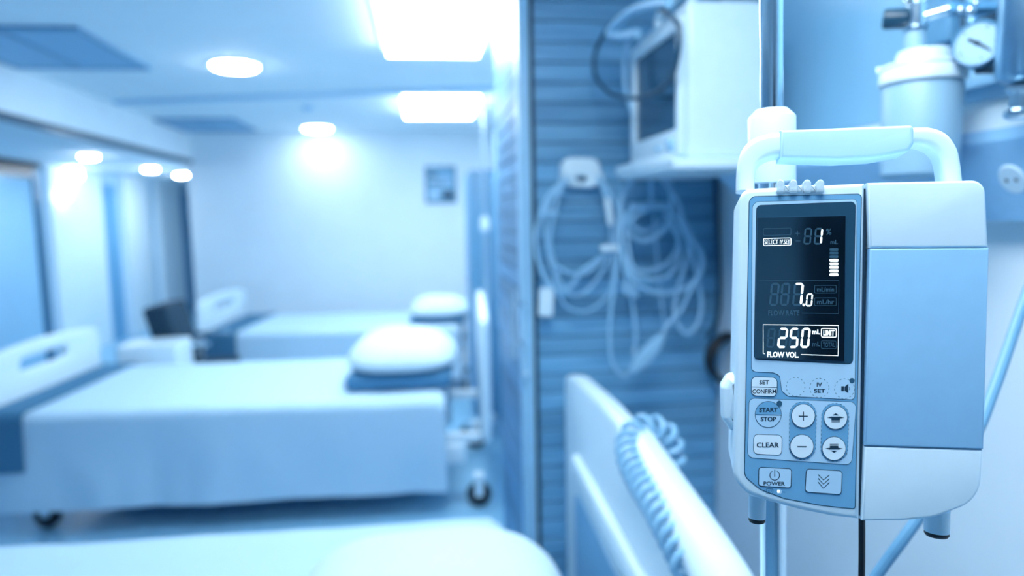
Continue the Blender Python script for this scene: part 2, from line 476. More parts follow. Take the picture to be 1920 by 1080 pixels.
# small ceiling fitting (detector)
p = W(577, 200, Z=ZC)
mb = MB(); mb.lathe([(0.03, 0), (0.045, 0.015), (0.05, 0.03)], (p.x, p.y, ZC - 0.03), (0, 0, 1), M_grip, 20)
tag(mb.build('smoke_detector'), 'small round smoke detector on the ceiling before the far downlight', 'smoke detector')

# framed notice on the far wall
p0 = W(796, 312, Y=YF - 0.02); p1 = W(856, 380, Y=YF - 0.02)
t = thing('poster', 'small framed blue notice hanging on the far wall', 'poster', ((p0.x + p1.x) / 2, YF - 0.02, p1.z))
mb = MB(); mb.box((p0.x, YF - 0.02, p1.z), (p1.x, YF - 0.003, p0.z), M_alu, 0.004); mb.build('frame', t)
mb = MB(); mb.box((p0.x + 0.02, YF - 0.024, p1.z + 0.02), (p1.x - 0.02, YF - 0.0205, p0.z - 0.02), M_paper)
wx, hz = p1.x - p0.x, p0.z - p1.z
for k, (u0, u1, v0, v1) in enumerate(((0.1, 0.4, 0.72, 0.82), (0.12, 0.9, 0.6, 0.66), (0.12, 0.6, 0.5, 0.55), (0.12, 0.86, 0.4, 0.45), (0.55, 0.9, 0.1, 0.34), (0.1, 0.45, 0.12, 0.3))):
    mb.box((p0.x + u0 * wx, YF - 0.026, p1.z + v0 * hz), (p0.x + u1 * wx, YF - 0.0241, p1.z + v1 * hz), M_frame if k % 2 == 0 else M_membl)
mb.build('sheet', t, smooth=False)


# ================================================================== wood-boarded cabinet
YC, XC = 2.2, 0.315          # front plane, left (door) plane
YD = 2.93
cab = thing('wood_cabinet', 'tall cabinet clad in horizontal wood boards, cables hanging on its side', 'cabinet', ((XC + XR) / 2, (YC + YD) / 2, 0))
ZT = 2.24
mb = MB(); mb.box((XC + 0.03, YC + 0.018, 0.0), (XR - 0.004, YD, ZT), M_panel); mb.build('carcass', cab, smooth=False)
def boards(name, along, m, lo, hi, z0, z1, pitch, gap=0.005):
    mb = MB(); z = z0
    while z < z1 - 0.005:
        h = min(pitch - gap, z1 - z)
        if along == 'X': mb.box((lo[0], lo[1], z), (hi[0], hi[1], z + h), m)
        else: mb.box((lo[0], lo[1], z), (hi[0], hi[1], z + h), m)
        z += pitch
    return mb
mb = boards('x', 'X', M_woodx, (XC + 0.055, YC, 0), (XR - 0.005, YC + 0.0178, 0), 0.03, ZT, 0.0632)
mb.box((XC + 0.055, YC + 0.010, 0.03), (XR - 0.005, YC + 0.0179, ZT), M_alu)
mb.build('side_boards', cab, smooth=False)
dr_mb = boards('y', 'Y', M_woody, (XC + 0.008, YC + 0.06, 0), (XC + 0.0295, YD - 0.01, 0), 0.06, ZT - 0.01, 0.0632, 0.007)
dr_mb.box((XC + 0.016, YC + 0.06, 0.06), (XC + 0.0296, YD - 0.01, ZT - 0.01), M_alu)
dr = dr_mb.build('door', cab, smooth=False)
mb = MB(); mb.box((XC + 0.001, YC - 0.022, 0.0), (XC + 0.038, YC + 0.055, ZT), M_post, 0.004); mb.build('corner_post', cab)
mb = MB(); mb.box((XC + 0.0385, YC + 0.002, 0.03), (XC + 0.0545, YC + 0.016, ZT - 0.03), M_gap); mb.build('gap_shade_strip', cab, smooth=False)  # near-black strip stands in for the shadow beside the post
h0 = W(962, 545, X=XC - 0.035); h1 = W(962, 668, X=XC - 0.035)
mb = MB(); hy = h0.y
mb.tube([(XC - 0.035, hy, h0.z), (XC - 0.035, hy, h1.z)], 0.009, M_chrome, 12)
for zz in (h0.z - 0.045, h1.z + 0.05): mb.tube([(XC - 0.035, hy, zz), (XC + 0.008, hy, zz)], 0.007, M_chrome, 10)
mb.build('handle', dr)
mb = MB(); mb.lathe([(0.012, 0), (0.012, 0.01), (0.008, 0.012)], (XC + 0.008, W(985, 702, X=XC).y, W(985, 702, X=XC).z), (-1, 0, 0), M_chrome, 16); mb.build('lock', dr)

# white cable hook on the cabinet side
hk = W(1090, 322, Y=YC - 0.03)
hook = thing('cable_hook', 'white rounded cable hook screwed to the wood cabinet side', 'hook', (hk.x, YC, hk.z - 0.05))
def PX(px, py, Y): return W(px, py, Y=Y)
def outl(pts, Y): return [(PX(a, b, Y).x, PX(a, b, Y).z) for a, b in pts]
mb = MB()
outer = outl(roundpoly([(1053, 294), (1127, 296), (1128, 345), (1112, 352), (1068, 350), (1053, 340)], [20, 20, 8, 5, 5, 8], 6), YC - 0.05)
hole = outl(roundpoly([(1080, 329), (1104, 330), (1101, 341), (1083, 340)], 5, 5), YC - 0.05)
cc = (sum(p[0] for p in hole) / len(hole), sum(p[1] for p in hole) / len(hole))
mb.annulus(radial(outer, cc, 64), radial(hole, cc, 64), YC - 0.05, YC - 0.001, M_white, lambda a, b, t: (a, t, b), 0.008)
mb.build('plate', hook)
mb = MB(); mb.tube([(hk.x - 0.05, YC - 0.045, hk.z - 0.03), (hk.x - 0.052, YC - 0.075, hk.z - 0.028), (hk.x - 0.05, YC - 0.085, hk.z - 0.012)], 0.009, M_white); mb.build('prong', hook)
mb = MB(); mb.tube([(hk.x + 0.05, YC - 0.045, hk.z - 0.03), (hk.x + 0.052, YC - 0.075, hk.z - 0.028), (hk.x + 0.05, YC - 0.085, hk.z - 0.012)], 0.009, M_white)
mb.build('prong', hook)


# ================================================================== beds
def board_outline(y0, y1, z0, zc, ze, r):
    """arched board outline in (y, z)"""
    pts = [(y0, z0), (y1, z0), (y1, ze)]
    n = 14
    for k in range(1, n): 
        s = k / n; pts.append((y1 + (y0 - y1) * s, ze + (zc - ze) * math.sin(math.pi * s) ** 0.8))
    pts.append((y0, ze))
    return roundpoly(pts, [r * 0.6, r * 0.6, r] + [r * 0.3] * (n - 1) + [r], 5)

def make_board(parent, name, x, y0, y1, z0, zc, ze, th, slot, r=0.04, m=M_white, rib=True):
    mb = MB()
    sw, sz0, sz1 = slot[:3]; ym = slot[3] if len(slot) > 3 else (y0 + y1) / 2
    if rib:   # open notch in the top edge, bridged by the grip rail
        out = roundpoly([(y0, z0), (y1, z0), (y1, ze), (y1 - 0.15, ze + 0.03), (1.50, zc), (1.36, zc), (1.29, zc - 0.03), (1.25, sz0 + 0.015), (1.15, sz0), (0.98, sz0), (0.92, sz0 + 0.01), (y0, sz0 + 0.02)], [0.03, 0.03, 0.04, 0.08, 0.08, 0.05, 0.04, 0.05, 0.08, 0.05, 0.05, 0.04], 6)
        mb.prism(out, x, x + th, m, 0.018, lambda a, b, t: (t, a, b), both=True, segs=5)
    hole = roundpoly([(ym - sw, sz0), (ym + sw, sz0), (ym + sw * 0.93, sz1), (ym - sw * 0.93, sz1)], (sz1 - sz0) * 0.42, 6)
    if not rib: out = board_outline(y0, y1, z0, zc, ze, r)
    c = (ym, (sz0 + sz1) / 2)
    if not rib: mb.annulus(radial(out, c, 140), radial(hole, c, 140), x, x + th, m, lambda a, b, t: (t, a, b), min(0.02, th * 0.45), 4)
    b = mb.build(name, parent)
    if rib:   # moulded raised lip and a blue plate painted for recess shade, mattress side
        mb = MB(); L = 0.17
        lip = roundpoly([(y0 + L, sz0 - 0.18), (y1 - L, sz0 - 0.18), (y1 - L - 0.03, sz0 - 0.12), (y0 + L + 0.03, sz0 - 0.12)], 0.02, 4)
        mb.prism(lip, x - 0.018, x + 0.002, m, 0.012, lambda a, b, t: (t, a, b))
        mb.build('lip', b)
        mb = MB()
        fld = roundpoly([(y0 + L, z0 + 0.05), (y1 - L, z0 + 0.05), (y1 - L, sz0 - 0.24), (y0 + L, sz0 - 0.24)], 0.04, 5)
        mb.prism(fld, x - 0.003, x + 0.002, M_memb, 0.002, lambda a, b, t: (t, a, b))
        mb.build('recess_shade', b)
    return b

def cushion(mb, cx, cy, z0, lx, ly, h, m, n=26, p=3.2, sag=0.0, seed=0.0, base=0.25):
    """pillow: super-ellipse plan, domed top"""
    rings = []
    def pt(u, a, top):
        ca, sa = math.cos(a), math.sin(a)
        x = lx / 2 * u * math.copysign(abs(ca) ** (2 / p), ca); y = ly / 2 * u * math.copysign(abs(sa) ** (2 / p), sa)
        e = (1 - u ** 2.4) ** 0.55 if u < 1 else 0
        wv = 0.012 * noise.noise(Vector((x * 5 + seed, y * 5, seed)))
        z = z0 + h * base + (h * (1 - base) * e if top else -h * base * (1 - u ** 6) ** 0.5 if u < 1 else 0)
        if top: z += wv * e * 2 - sag * e * math.exp(-(x * x + y * y) / 0.02)
        return (cx + x, cy + y, z)
    us = [0.02, 0.2, 0.4, 0.55, 0.7, 0.82, 0.9, 0.95, 0.985, 1.0]
    A = [2 * math.pi * k / (n * 2) for k in range(n * 2)]
    for u in us: rings.append([pt(u, a, True) for a in A])
    for u in reversed(us[:-1]): rings.append([pt(u, a, False) for a in A])
    mb.rings(rings, m)

def cover(mb, x0, x1, y0, y1, zt, zb, m, seed=0.0, r=0.05, amp=0.012, th=0.006, endr=0.05):
    """cloth laid over a mattress: top plus two hanging sides, with folds"""
    prof = []   # (y, z, hang)
    zh = zt - r
    nh = 12
    for k in range(nh): prof.append((y0, zb + (zh - zb) * k / nh, 1 - k / nh, -1))
    for k in range(7):
        a = math.pi / 2 * k / 6; prof.append((y0 + r - r * math.cos(a), zh + r * math.sin(a), 0, -1))
    for k in range(1, 16): prof.append((y0 + r + (y1 - y0 - 2 * r) * k / 16, zt, 0, 0))
    for k in range(7):
        a = math.pi / 2 * (1 - k / 6); prof.append((y1 - r + r * math.cos(a), zh + r * math.sin(a), 0, 1))
    for k in range(1, nh + 1): prof.append((y1, zh - (zh - zb) * k / nh, k / nh, 1))
    NX = 60; outer, inner = [], []
    for i in range(NX + 1):
        x = x0 + (x1 - x0) * i / NX
        R = []
        for (y, z, hg, sd) in prof:
            nz = noise.noise(Vector((x * 3.1 + seed, z * 2.0 + y, seed * 1.7))) + 0.5 * noise.noise(Vector((x * 8 + seed, z * 3 + y * 2, seed)))
            yy = y + sd * (0.012 * hg + amp * (0.25 + 2.0 * hg) * nz)
            zz = z + (0.006 * nz if hg == 0 else 0) - (0.012 * hg * noise.noise(Vector((x * 2.2, seed, 3))))
            e = min(x - x0, x1 - x)
            if e < endr: zz -= (endr - math.sqrt(max(0, endr * endr - (endr - e) ** 2))) * (1 if hg == 0 else 0.0) * 0.6
            R.append(Vector((x, yy, zz)))
        outer.append(R)
    for R in outer:
        S = []
        for j, p in enumerate(R):
            a = R[max(0, j - 1)]; b = R[min(len(R) - 1, j + 1)]; d = (b - a).normalized()
            S.append(p + th * Vector((0, d.z, -d.y)))
        inner.append(S)
    mb.rings([o + list(reversed(s)) for o, s in zip(outer, inner)], m)

def caster(mb, x, y, m_w=M_black):
    mb.lathe([(0.02, -0.018), (0.06, -0.018), (0.065, -0.01), (0.065, 0.01), (0.06, 0.018), (0.02, 0.018)], (x, y, 0.066), (0, 1, 0), m_w, 24)
    mb.box((x - 0.02, y - 0.03, 0.06), (x + 0.02, y - 0.019, 0.16), M_white); mb.box((x - 0.02, y + 0.019, 0.06), (x + 0.02, y + 0.03, 0.16), M_white)
    mb.box((x - 0.025, y - 0.03, 0.15), (x + 0.025, y + 0.03, 0.175), M_white)

def make_bed(xf, xh, y0, y1, label, rib=False, mx1=None, hb=None, head_th=0.05):
    """foot at xf, head at xh"""
    t = thing('hospital_bed', label, 'bed', ((xf + xh) / 2, (y0 + y1) / 2, 0), 'ward beds')
    mx0, mx1 = xf + 0.09, (mx1 if mx1 is not None else xh - 0.12)
    my0, my1 = y0 + 0.03, y1 - 0.03
    mb = MB(); mb.box((mx0, my0, 0.42), (mx1, my1, 0.575), M_matt, 0.04); mb.build('mattress', t)
    mb = MB()
    for yy in (my0 + 0.08, my1 - 0.12): mb.box((xf + 0.05, yy, 0.33), (xh - 0.002, yy + 0.04, 0.38), M_white, 0.006)
    for k in range(5):
        xx = mx0 + 0.1 + (mx1 - mx0 - 0.25) * k / 4; mb.box((xx, my0 + 0.02, 0.381), (xx + 0.05, my1 - 0.02, 0.418), M_white)
    for xx in (xf + 0.25, xh - 0.35): mb.box((xx, my0 + 0.1, 0.176), (xx + 0.06, my1 - 0.1, 0.23), M_white, 0.006)
    for xx in (xf + 0.26, xh - 0.34):
        for yy in (my0 + 0.12, my1 - 0.16): mb.box((xx, yy, 0.23), (xx + 0.04, yy + 0.04, 0.335), M_white)
    mb.build('frame', t)
    for xx in (xf + 0.28, xh - 0.02 if not rib else xh - 0.32):
        for yy in (my0 + 0.05, my1 - 0.13):
            mb = MB(); caster(mb, xx, yy); mb.build('caster', t)
    if not rib:
        mb = MB(); mb.box((mx1 - 0.02, my0 + 0.06, 0.23), (mx1 + 0.1, my0 + 0.2, 0.329), M_white, 0.01); mb.build('control_box', t)
    zc, ze, s0, s1 = hb or (1.065, 1.0, 0.925, 0.985)
    hbd = make_board(t, 'headboard', xh, y0, y1, 0.36, zc, ze, head_th, (0.30, s0, s1) + ((1.20,) if rib else ()), rib=rib)
    if rib:   # thick rounded grip rail on the top edge
        mb = MB(); pts = spline([W(1200, 812, X=xh + 0.025), W(1214, 840, X=xh + 0.025), W(1262, 908, X=xh + 0.025), W(1328, 1000, X=xh + 0.025), W(1388, 1090, X=xh + 0.025), W(1465, 1225, X=xh + 0.025)], 8)
        n_ = len(pts); rad = [(0.034 + 0.010 * i / n_) * min(1, math.sqrt(max(0.02, 1 - max(0, 1 - i / 5.0) ** 2))) for i in range(n_)]
        mb.tube(pts, rad, M_white, 20); mb.build('grip_rail', hbd)
    make_board(t, 'footboard', xf, y0, y1, 0.34, 0.885, 0.85, 0.045, (0.22, 0.735, 0.80), rib=False)
    return t

B2Y, B3Y, B1Y = (3.35, 4.50), (5.62, 6.70), (0.80, 2.0)
B2X, B3X, B1X = (-2.16, 0.30), (-1.83, 0.42), (-2.15, 0.40)
bed1 = [make_bed(*B1X, *B1Y, 'white hospital bed in front, big moulded headboard with a coiled cord', rib=True, hb=(1.07, 1.02, 0.965, 1.025), mx1=0.20)]
bed2 = [make_bed(*B2X, *B2Y, 'white hospital bed in the middle of the ward row', mx1=0.115)]
bed3 = [make_bed(*B3X, *B3Y, 'white hospital bed beside the far wall', mx1=0.32)]

def bedding(bx, by, x1, zb, lab_cover, lab_throw, thr_x1, seed, throw=True):
    mb = MB(); cover(mb, bx[0] + 0.09, x1, by[0], by[1], 0.60, zb, M_linen, seed)
    o1 = tag(mb.build('bed_cover', angle=80), lab_cover, 'bed cover', 'pale bed covers')
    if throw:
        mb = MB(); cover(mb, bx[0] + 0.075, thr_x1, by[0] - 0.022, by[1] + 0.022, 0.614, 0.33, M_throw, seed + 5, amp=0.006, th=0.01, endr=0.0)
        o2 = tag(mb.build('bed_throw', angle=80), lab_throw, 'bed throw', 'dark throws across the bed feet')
        return [o1, o2]
bed1 += bedding(B1X, B1Y, 0.20, 0.14, 'pale cover on the nearest bed, at the bottom edge', 'dark throw across the foot of the nearest bed', -1.75, 1.0)
bed2 += bedding(B2X, B2Y, 0.12, 0.12, 'pale blue cover hanging long over the side of the middle bed', 'dark folded throw across the foot of the middle bed', -1.90, 2.0)
bed3 += bedding(B3X, B3Y, 0.33, 0.16, 'pale cover on the bed beside the far wall', 'dark folded throw across the foot of the far bed', -1.50, 3.0)

def pillow(cx, cy, z, lx, ly, h, label, seed, fold=None):
    out = []
    if fold:
        mb = MB(); mb.box((cx - lx * 0.47, cy - ly * 0.46, z), (cx + lx * 0.45, cy + ly * 0.46, z + fold), M_fold, 0.03)
        out.append(mb.build('folded_blanket')); tag(out[-1], label[1], 'folded blanket', 'folded blankets under pillows'); z += fold + 0.001
    mb = MB(); cushion(mb, cx, cy, z, lx, ly, h, M_pillow, seed=seed)
    out.append(tag(mb.build('pillow', angle=80), label[0], 'pillow', 'white pillows')); return out
bed1 += pillow(-0.0, 1.39, 0.612, 0.60, 0.50, 0.19, ('large white pillow on the nearest bed, at the bottom edge',), 1.0)
bed2 += pillow(-0.12, 3.86, 0.612, 0.60, 0.74, 0.19, ('puffy white pillow on the middle bed', 'blue folded blanket under the middle bed pillow'), 2.0, fold=0.075)
bed3 += pillow(0.14, 6.05, 0.612, 0.52, 0.66, 0.17, ('white pillow on the far bed', 'blue folded blanket under the far bed pillow'), 3.0, fold=0.04)

# the two farther beds stand a little askew to the wall
def spin(objs, pivot, deg):
    a = math.radians(deg); Rz = Matrix.Rotation(a, 4, 'Z'); p = Vector(pivot)
    for o in objs:
        o.location = p + Rz @ (o.location - p); o.rotation_euler.z += a
spin(bed1, (0.42, 1.6, 0), -2.0); spin(bed2, (0.30, 3.9, 0), -3.5); spin(bed3, (0.42, 6.1, 0), -5)

# coiled hand-control cord wound over the near headboard rail
def coil_along(path, R, pitch, r, n_turn_pts=12):
    P = spline(path, 24); L = [0]
    for a, b in zip(P, P[1:]): L.append(L[-1] + (b - a).length)
    tot = L[-1]; N = int(tot / pitch * n_turn_pts); out = []; i = 0; u = None
    for k in range(N + 1):
        s = tot * k / N
        while i < len(L) - 2 and L[i + 1] < s: i += 1
        q = P[i].lerp(P[i + 1], (s - L[i]) / max(L[i + 1] - L[i], 1e-9)); tg = (P[i + 1] - P[i]).normalized()
        if u is None: u = tg.orthogonal().normalized()
        u = (u - u.dot(tg) * tg).normalized(); v = tg.cross(u); a = 2 * math.pi * k / n_turn_pts
        out.append(q + R * (math.cos(a) * u + math.sin(a) * v))
    return out
hx = B1X[1]
path = [W(1296, 1075, X=hx - 0.03), W(1262, 1005, X=hx - 0.03), W(1228, 945, X=hx - 0.03), W(1199, 898, X=hx - 0.03), W(1181, 858, X=hx - 0.026), W(1180, 826, X=hx - 0.012),
        W(1194, 806, X=hx + 0.01), W(1218, 800, X=hx + 0.04), W(1244, 810, X=hx + 0.07), W(1258, 835, X=hx + 0.085), W(1264, 880, X=hx + 0.09)]
mb = MB(); mb.tube(coil_along(path, 0.021, 0.0265, 0.005), 0.0066, M_coil, 7)
tag(mb.build('coiled_cord'), 'pale coiled cord wound over the nearest headboard rail', 'cord')


# ================================================================== things around the far beds
# black chair between the beds
cy = 5.36
def Q(px, py, y=cy): return W(px, py, Y=y)
tl, tr, bl, br = Q(285, 572), Q(330, 566), Q(326, 640), Q(358, 640)
chair = thing('chair', 'black padded chair with leaning back between middle and far bed', 'chair', (bl.x + 0.2, cy, 0))
mb = MB()
bp = [(tl.x, tl.z), (tr.x, tr.z), (br.x + 0.02, 0.46), (bl.x - 0.02, 0.46)]
mb.prism(roundpoly(bp, 0.03, 5), cy - 0.21, cy + 0.21, M_dark, 0.02, both=True); mb.build('backrest', chair)
mb = MB(); mb.box((bl.x - 0.02, cy - 0.22, 0.38), (bl.x + 0.42, cy + 0.22, 0.455), M_dark, 0.03); mb.build('seat', chair)
for sx in (bl.x + 0.02, bl.x + 0.38):
    for sy in (cy - 0.18, cy + 0.18):
        mb = MB(); mb.tube([(sx, sy, 0.0), (sx, sy, 0.385)], 0.013, M_chrome, 10); mb.build('leg', chair)
for sy in (cy - 0.26, cy + 0.26):
    mb = MB(); mb.tube(spline([(bl.x + 0.0, sy, 0.42), (bl.x + 0.02, sy, 0.6), (bl.x + 0.1, sy, 0.63), (bl.x + 0.33, sy, 0.63)]), 0.018, M_chrome, 10); mb.build('armrest', chair)

# low white bedside cabinet
a = W(215, 668, Y=4.74); b = W(332, 650, Y=4.74)
lock = thing('bedside_cabinet', 'low white bedside cabinet behind the foot of the middle bed', 'cabinet', ((a.x + b.x) / 2, 4.9, 0))
zt = W(322, 634, Y=5.0).z
mb = MB(); mb.box((a.x, 4.74, 0.06), (b.x, 5.06, zt), M_white, 0.03); mb.build('body', lock)
for k in range(2):
    mb = MB(); mb.box((a.x + 0.02, 4.727, 0.1 + 0.22 * k), (b.x - 0.02, 4.739, 0.3 + 0.22 * k), M_white, 0.004); mb.build('drawer', lock)
mb = MB(); mb.box((a.x + 0.03, 4.78, 0.0), (b.x - 0.03, 5.02, 0.061), M_alu); mb.build('plinth', lock)

# slim blue locker beyond the wood cabinet and the second IV stand
a = W(881, 318, Y=4.85)
lk = thing('locker', 'slim blue locker between middle and far bed headboards', 'locker', ((a.x + XR) / 2, 5.1, 0))
mb = MB(); mb.box((a.x, 4.85, 0.0), (XR - 0.015, 5.35, a.z), M_hose, 0.006); mb.build('body', lk)
mb = MB(); mb.box((a.x - 0.012, 4.87, 0.08), (a.x - 0.001, 5.33, a.z - 0.03), M_memb, 0.003); d_ = mb.build('door', lk)
mb = MB(); mb.box((a.x - 0.028, 4.9, 0.9), (a.x - 0.0125, 4.915, 1.1), M_chrome, 0.003); mb.build('handle', d_)

def iv_stand(name_label, base, z_collar, ztop, r1, r2, hooks=True, legs=5, lr=0.23, rot=0.3, leg_lab=None):
    t = thing('iv_stand', name_label, 'IV stand', (base.x, base.y, 0))
    mb = MB(); mb.tube([(base.x, base.y, 0.10), (base.x, base.y, z_collar)], r2, M_chrome, 28); mb.build('lower_tube', t)
    mb = MB(); mb.tube([(base.x, base.y, z_collar - 0.05), (base.x, base.y, ztop)], r1, M_chrome, 28); mb.build('upper_tube', t)
    mb = MB(); mb.lathe([(r2, -0.03), (0.035, -0.03), (0.04, -0.02), (0.04, 0.02), (r2, 0.04)], (base.x, base.y, 0.11), (0, 0, 1), M_white, 24); mb.build('hub', t)
    for k in range(legs):
        a = rot + 2 * math.pi * k / legs; d = Vector((math.cos(a), math.sin(a), 0))
        mb = MB(); p0 = base.xy.to_3d() + d * 0.03 + Vector((0, 0, 0.11)); p1 = base.xy.to_3d() + d * lr + Vector((0, 0, 0.075))
        mb.tube([p0, p1], [0.014, 0.011], M_steel, 10); lg = mb.build('leg', t)
        mb = MB(); q = base.xy.to_3d() + d * lr + Vector((0, 0, 0.028)); mb.lathe([(0.008, -0.012), (0.028, -0.012), (0.028, 0.012), (0.008, 0.012)], q, d.cross(Vector((0, 0, 1))), M_black, 16)
        mb.tube([q, q + Vector((0, 0, 0.05))], 0.006, M_steel, 8); mb.build('caster', lg)
    if hooks:
        for s in (-1, 1):
            mb = MB(); z = ztop
            mb.tube(spline([(base.x, base.y, z - 0.005), (base.x + s * 0.05, base.y, z), (base.x + s * 0.085, base.y, z - 0.002), (base.x + s * 0.1, base.y, z + 0.02)], 6), 0.0055, M_chrome, 8)
            mb.build('hook', t)
    return t
# the second stand at the head of the middle bed
b2 = W(905, 240, Y=4.62); ztop2 = W(905, 204, Y=4.62).z
s2 = iv_stand('thin IV stand with a T-shaped hook behind the middle bed headboard', Vector((b2.x, 4.62, 0)), 1.45, ztop2, 0.010, 0.016, lr=0.18, rot=0.6)
mb = MB(); mb.lathe([(0.016, -0.05), (0.03, -0.045), (0.03, 0.02), (0.02, 0.045), (0.011, 0.05)], (b2.x, 4.62, 1.46), (0, 0, 1), M_white, 20); mb.build('collar', s2)
# tall equipment column fixed to the right wall behind the wood cabinet
a = W(900, 236, Y=3.6)
colm = thing('equipment_column', 'tall pale medical column behind the wood cabinet, beside middle bed headboard', 'medical column', (0.5, 3.6, 0))
xa = W(899, 300, Y=3.62).x
mb = MB(); mb.box((0.40, 3.56, 0.9), (0.47, 3.70, 1.95), M_post, 0.01); mb.build('column', colm)
mb = MB(); mb.box((0.471, 3.60, 1.0), (XR - 0.002, 3.66, 1.06), M_post, 0.005); mb.box((0.471, 3.60, 1.75), (XR - 0.002, 3.66, 1.81), M_post, 0.005); mb.build('wall_arm', colm)
mb = MB(); mb.box((0.385, 3.575, 1.05), (0.3995, 3.685, 1.72), M_hose, 0.004); mb.build('rail_strip', colm)
mb = MB(); q = W(926, 505, Y=3.55); mb.box((0.40, 3.53, q.z - 0.035), (0.44, 3.559, q.z + 0.035), M_white, 0.008); mb.build('socket', colm)


# ================================================================== patient monitor on its shelf
XM, YM0, YM1 = 0.625, 1.62, 2.0
ZS = 1.632
sh = thing('monitor_shelf', 'white wall shelf holding the patient monitor', 'shelf', (0.8, 1.8, ZS - 0.04))
mb = MB(); mb.box((XM - 0.03, YM0 - 0.04, ZS - 0.028), (0.88, YM1 + 0.04, ZS - 0.001), M_white, 0.012); mb.build('plate', sh)
mb = MB(); mb.box((XM - 0.034, YM0 - 0.044, ZS - 0.012), (XM - 0.026, YM1 + 0.044, ZS + 0.012), M_white, 0.003); mb.build('front_lip', sh)
mb = MB()
mb.prism([(0.84, ZS - 0.029), (0.985, ZS - 0.029), (0.985, ZS - 0.14), (0.955, ZS - 0.14)], 1.74, 1.88, M_grip, 0.004, both=True)
mb.box((0.955, 1.72, 1.28), (XR - 0.001, 1.90, ZS - 0.02), M_white, 0.008)
mb.build('bracket', sh)
mon = thing('patient_monitor', 'white boxy patient monitor with a dark blank screen on the wall shelf', 'monitor', (0.73, 1.8, ZS))
ZM = 1.972
def tilt(x, y, z): return (x + 0.0 * (z - ZS), y, z)
mb = MB(); mb.box((XM + 0.02, YM0, ZS), (XM + 0.24, YM1, ZM + 0.035), M_white, 0.018); mb.build('case', mon)
mb = MB()
fo = roundpoly([(YM0 - 0.005, ZS + 0.002), (YM1 + 0.005, ZS + 0.002), (YM1 + 0.005, ZM + 0.004), (YM0 - 0.005, ZM + 0.004)], 0.02, 5)
sc = [(YM0 + 0.022, ZS + 0.075), (YM1 - 0.035, ZS + 0.075), (YM1 - 0.035, ZM - 0.03), (YM0 + 0.022, ZM - 0.03)]
c = ((YM0 + YM1) / 2, (ZS + ZM) / 2 + 0.02)
mb.annulus(radial(fo, c, 120), radial(roundpoly(sc, 0.004, 3), c, 120), XM, XM + 0.0195, M_white, lambda a, b, t: (t, a, b), 0.005)
mb.build('bezel', mon)
mb = MB(); mb.box((XM + 0.008, YM0 + 0.018, ZS + 0.07), (XM + 0.014, YM1 - 0.03, ZM - 0.025), M_scr); mb.build('screen', mon, smooth=False)
for yy, r in ((YM0 + 0.04, 0.017), (YM0 + 0.13, 0.006)):
    mb = MB(); mb.lathe([(r, 0), (r, 0.008), (r * 0.85, 0.012), (0, 0.012)], (XM + 0.0, yy, ZS + 0.038), (-1, 0, 0), M_post, 20); mb.build('knob', mon)
mb = MB(); mb.tube(spline([(XM + 0.06, YM0 + 0.07, ZM + 0.035 - 0.002), (XM + 0.06, YM0 + 0.09, ZM + 0.035 + 0.05), (XM + 0.06, YM1 - 0.09, ZM + 0.035 + 0.05), (XM + 0.06, YM1 - 0.07, ZM + 0.035 - 0.002)], 8), 0.011, M_white, 10); mb.build('carry_handle', mon)

# dark cable loop and pale hose over the monitor corner
XQ = XM - 0.045
lp = [(1268, 40), (1225, 12), (1175, 22), (1135, 60), (1115, 105), (1118, 145), (1145, 175), (1185, 184), (1225, 176), (1256, 150), (1270, 110), (1274, 70)]
mb = MB(); mb.tube(spline([W(a, b, Y=2.10 - 0.54 * (a - 1115) / 159) for a, b in lp], 8, closed=True), 0.0065, M_frame, 8, closed=True)
o = mb.build('monitor_cable'); tag(o, 'dark cable loop hanging in front of the monitor screen', 'cable')
hs = [(1255, 5), (1225, 8), (1190, 18), (1160, 40), (1143, 62), (1165, 68), (1195, 62)]
mb = MB(); mb.tube(spline([W(a, b, Y=2.05 - 0.5 * (a - 1115) / 159) for a, b in hs], 8), 0.012, M_cable, 10)
o = mb.build('pressure_hose'); tag(o, 'thick pale hose curling over the top of the dark cable loop', 'hose')
hs = [(1182, 60), (1172, 110), (1172, 160), (1182, 200), (1200, 240)]
mb = MB(); mb.tube(spline([W(a, b, Y=2.0) for a, b in hs], 8), 0.006, M_cable, 8)
o = mb.build('monitor_cable'); tag(o, 'pale cable running down along the screen edge of the monitor', 'cable')


# ================================================================== hanging cables
def cr(pts): return [(960 + a / 2.4, 280 + b / 2.4) for a, b in pts]
def cable(parent, pts, Y, r, m=M_cable, wob=0.012, seed=0.0, name='cable'):
    P = [W(a, b, Y=Y + wob * math.sin(k * 1.3 + seed)) for k, (a, b) in enumerate(cr(pts))]
    mb = MB(); mb.tube(spline(P, 8), r, m, 8); return mb.build(name, parent)
g1 = W(1090, 345, Y=YC - 0.07)
ecg = thing('ecg_leads', 'bundle of thin pale lead cables draped over the white hook', 'cable', g1)
yy = YC - 0.075
for k, (pts, r) in enumerate((
    ([(262, 112), (150, 230), (110, 390), (125, 520), (190, 622), (262, 620), (310, 550), (395, 490), (445, 455)], 0.0062),
    ([(252, 120), (190, 200), (150, 330), (172, 480), (230, 545), (320, 560), (400, 500), (450, 455)], 0.0055),
    ([(250, 122), (208, 220), (182, 330), (172, 420), (188, 500), (210, 560)], 0.005),
    ([(392, 115), (440, 200), (474, 260), (474, 340), (458, 450)], 0.0062),
    ([(386, 118), (425, 230), (445, 330), (447, 450)], 0.006),
    ([(188, 560), (230, 690), (320, 730), (400, 690), (447, 620), (455, 470)], 0.0045),
    ([(446, 465), (400, 560), (330, 640), (265, 652), (195, 560), (160, 470)], 0.005),
    ([(255, 118), (120, 320), (112, 470), (140, 560), (156, 600)], 0.0055))):
    cable(ecg, pts, yy, r, seed=k)
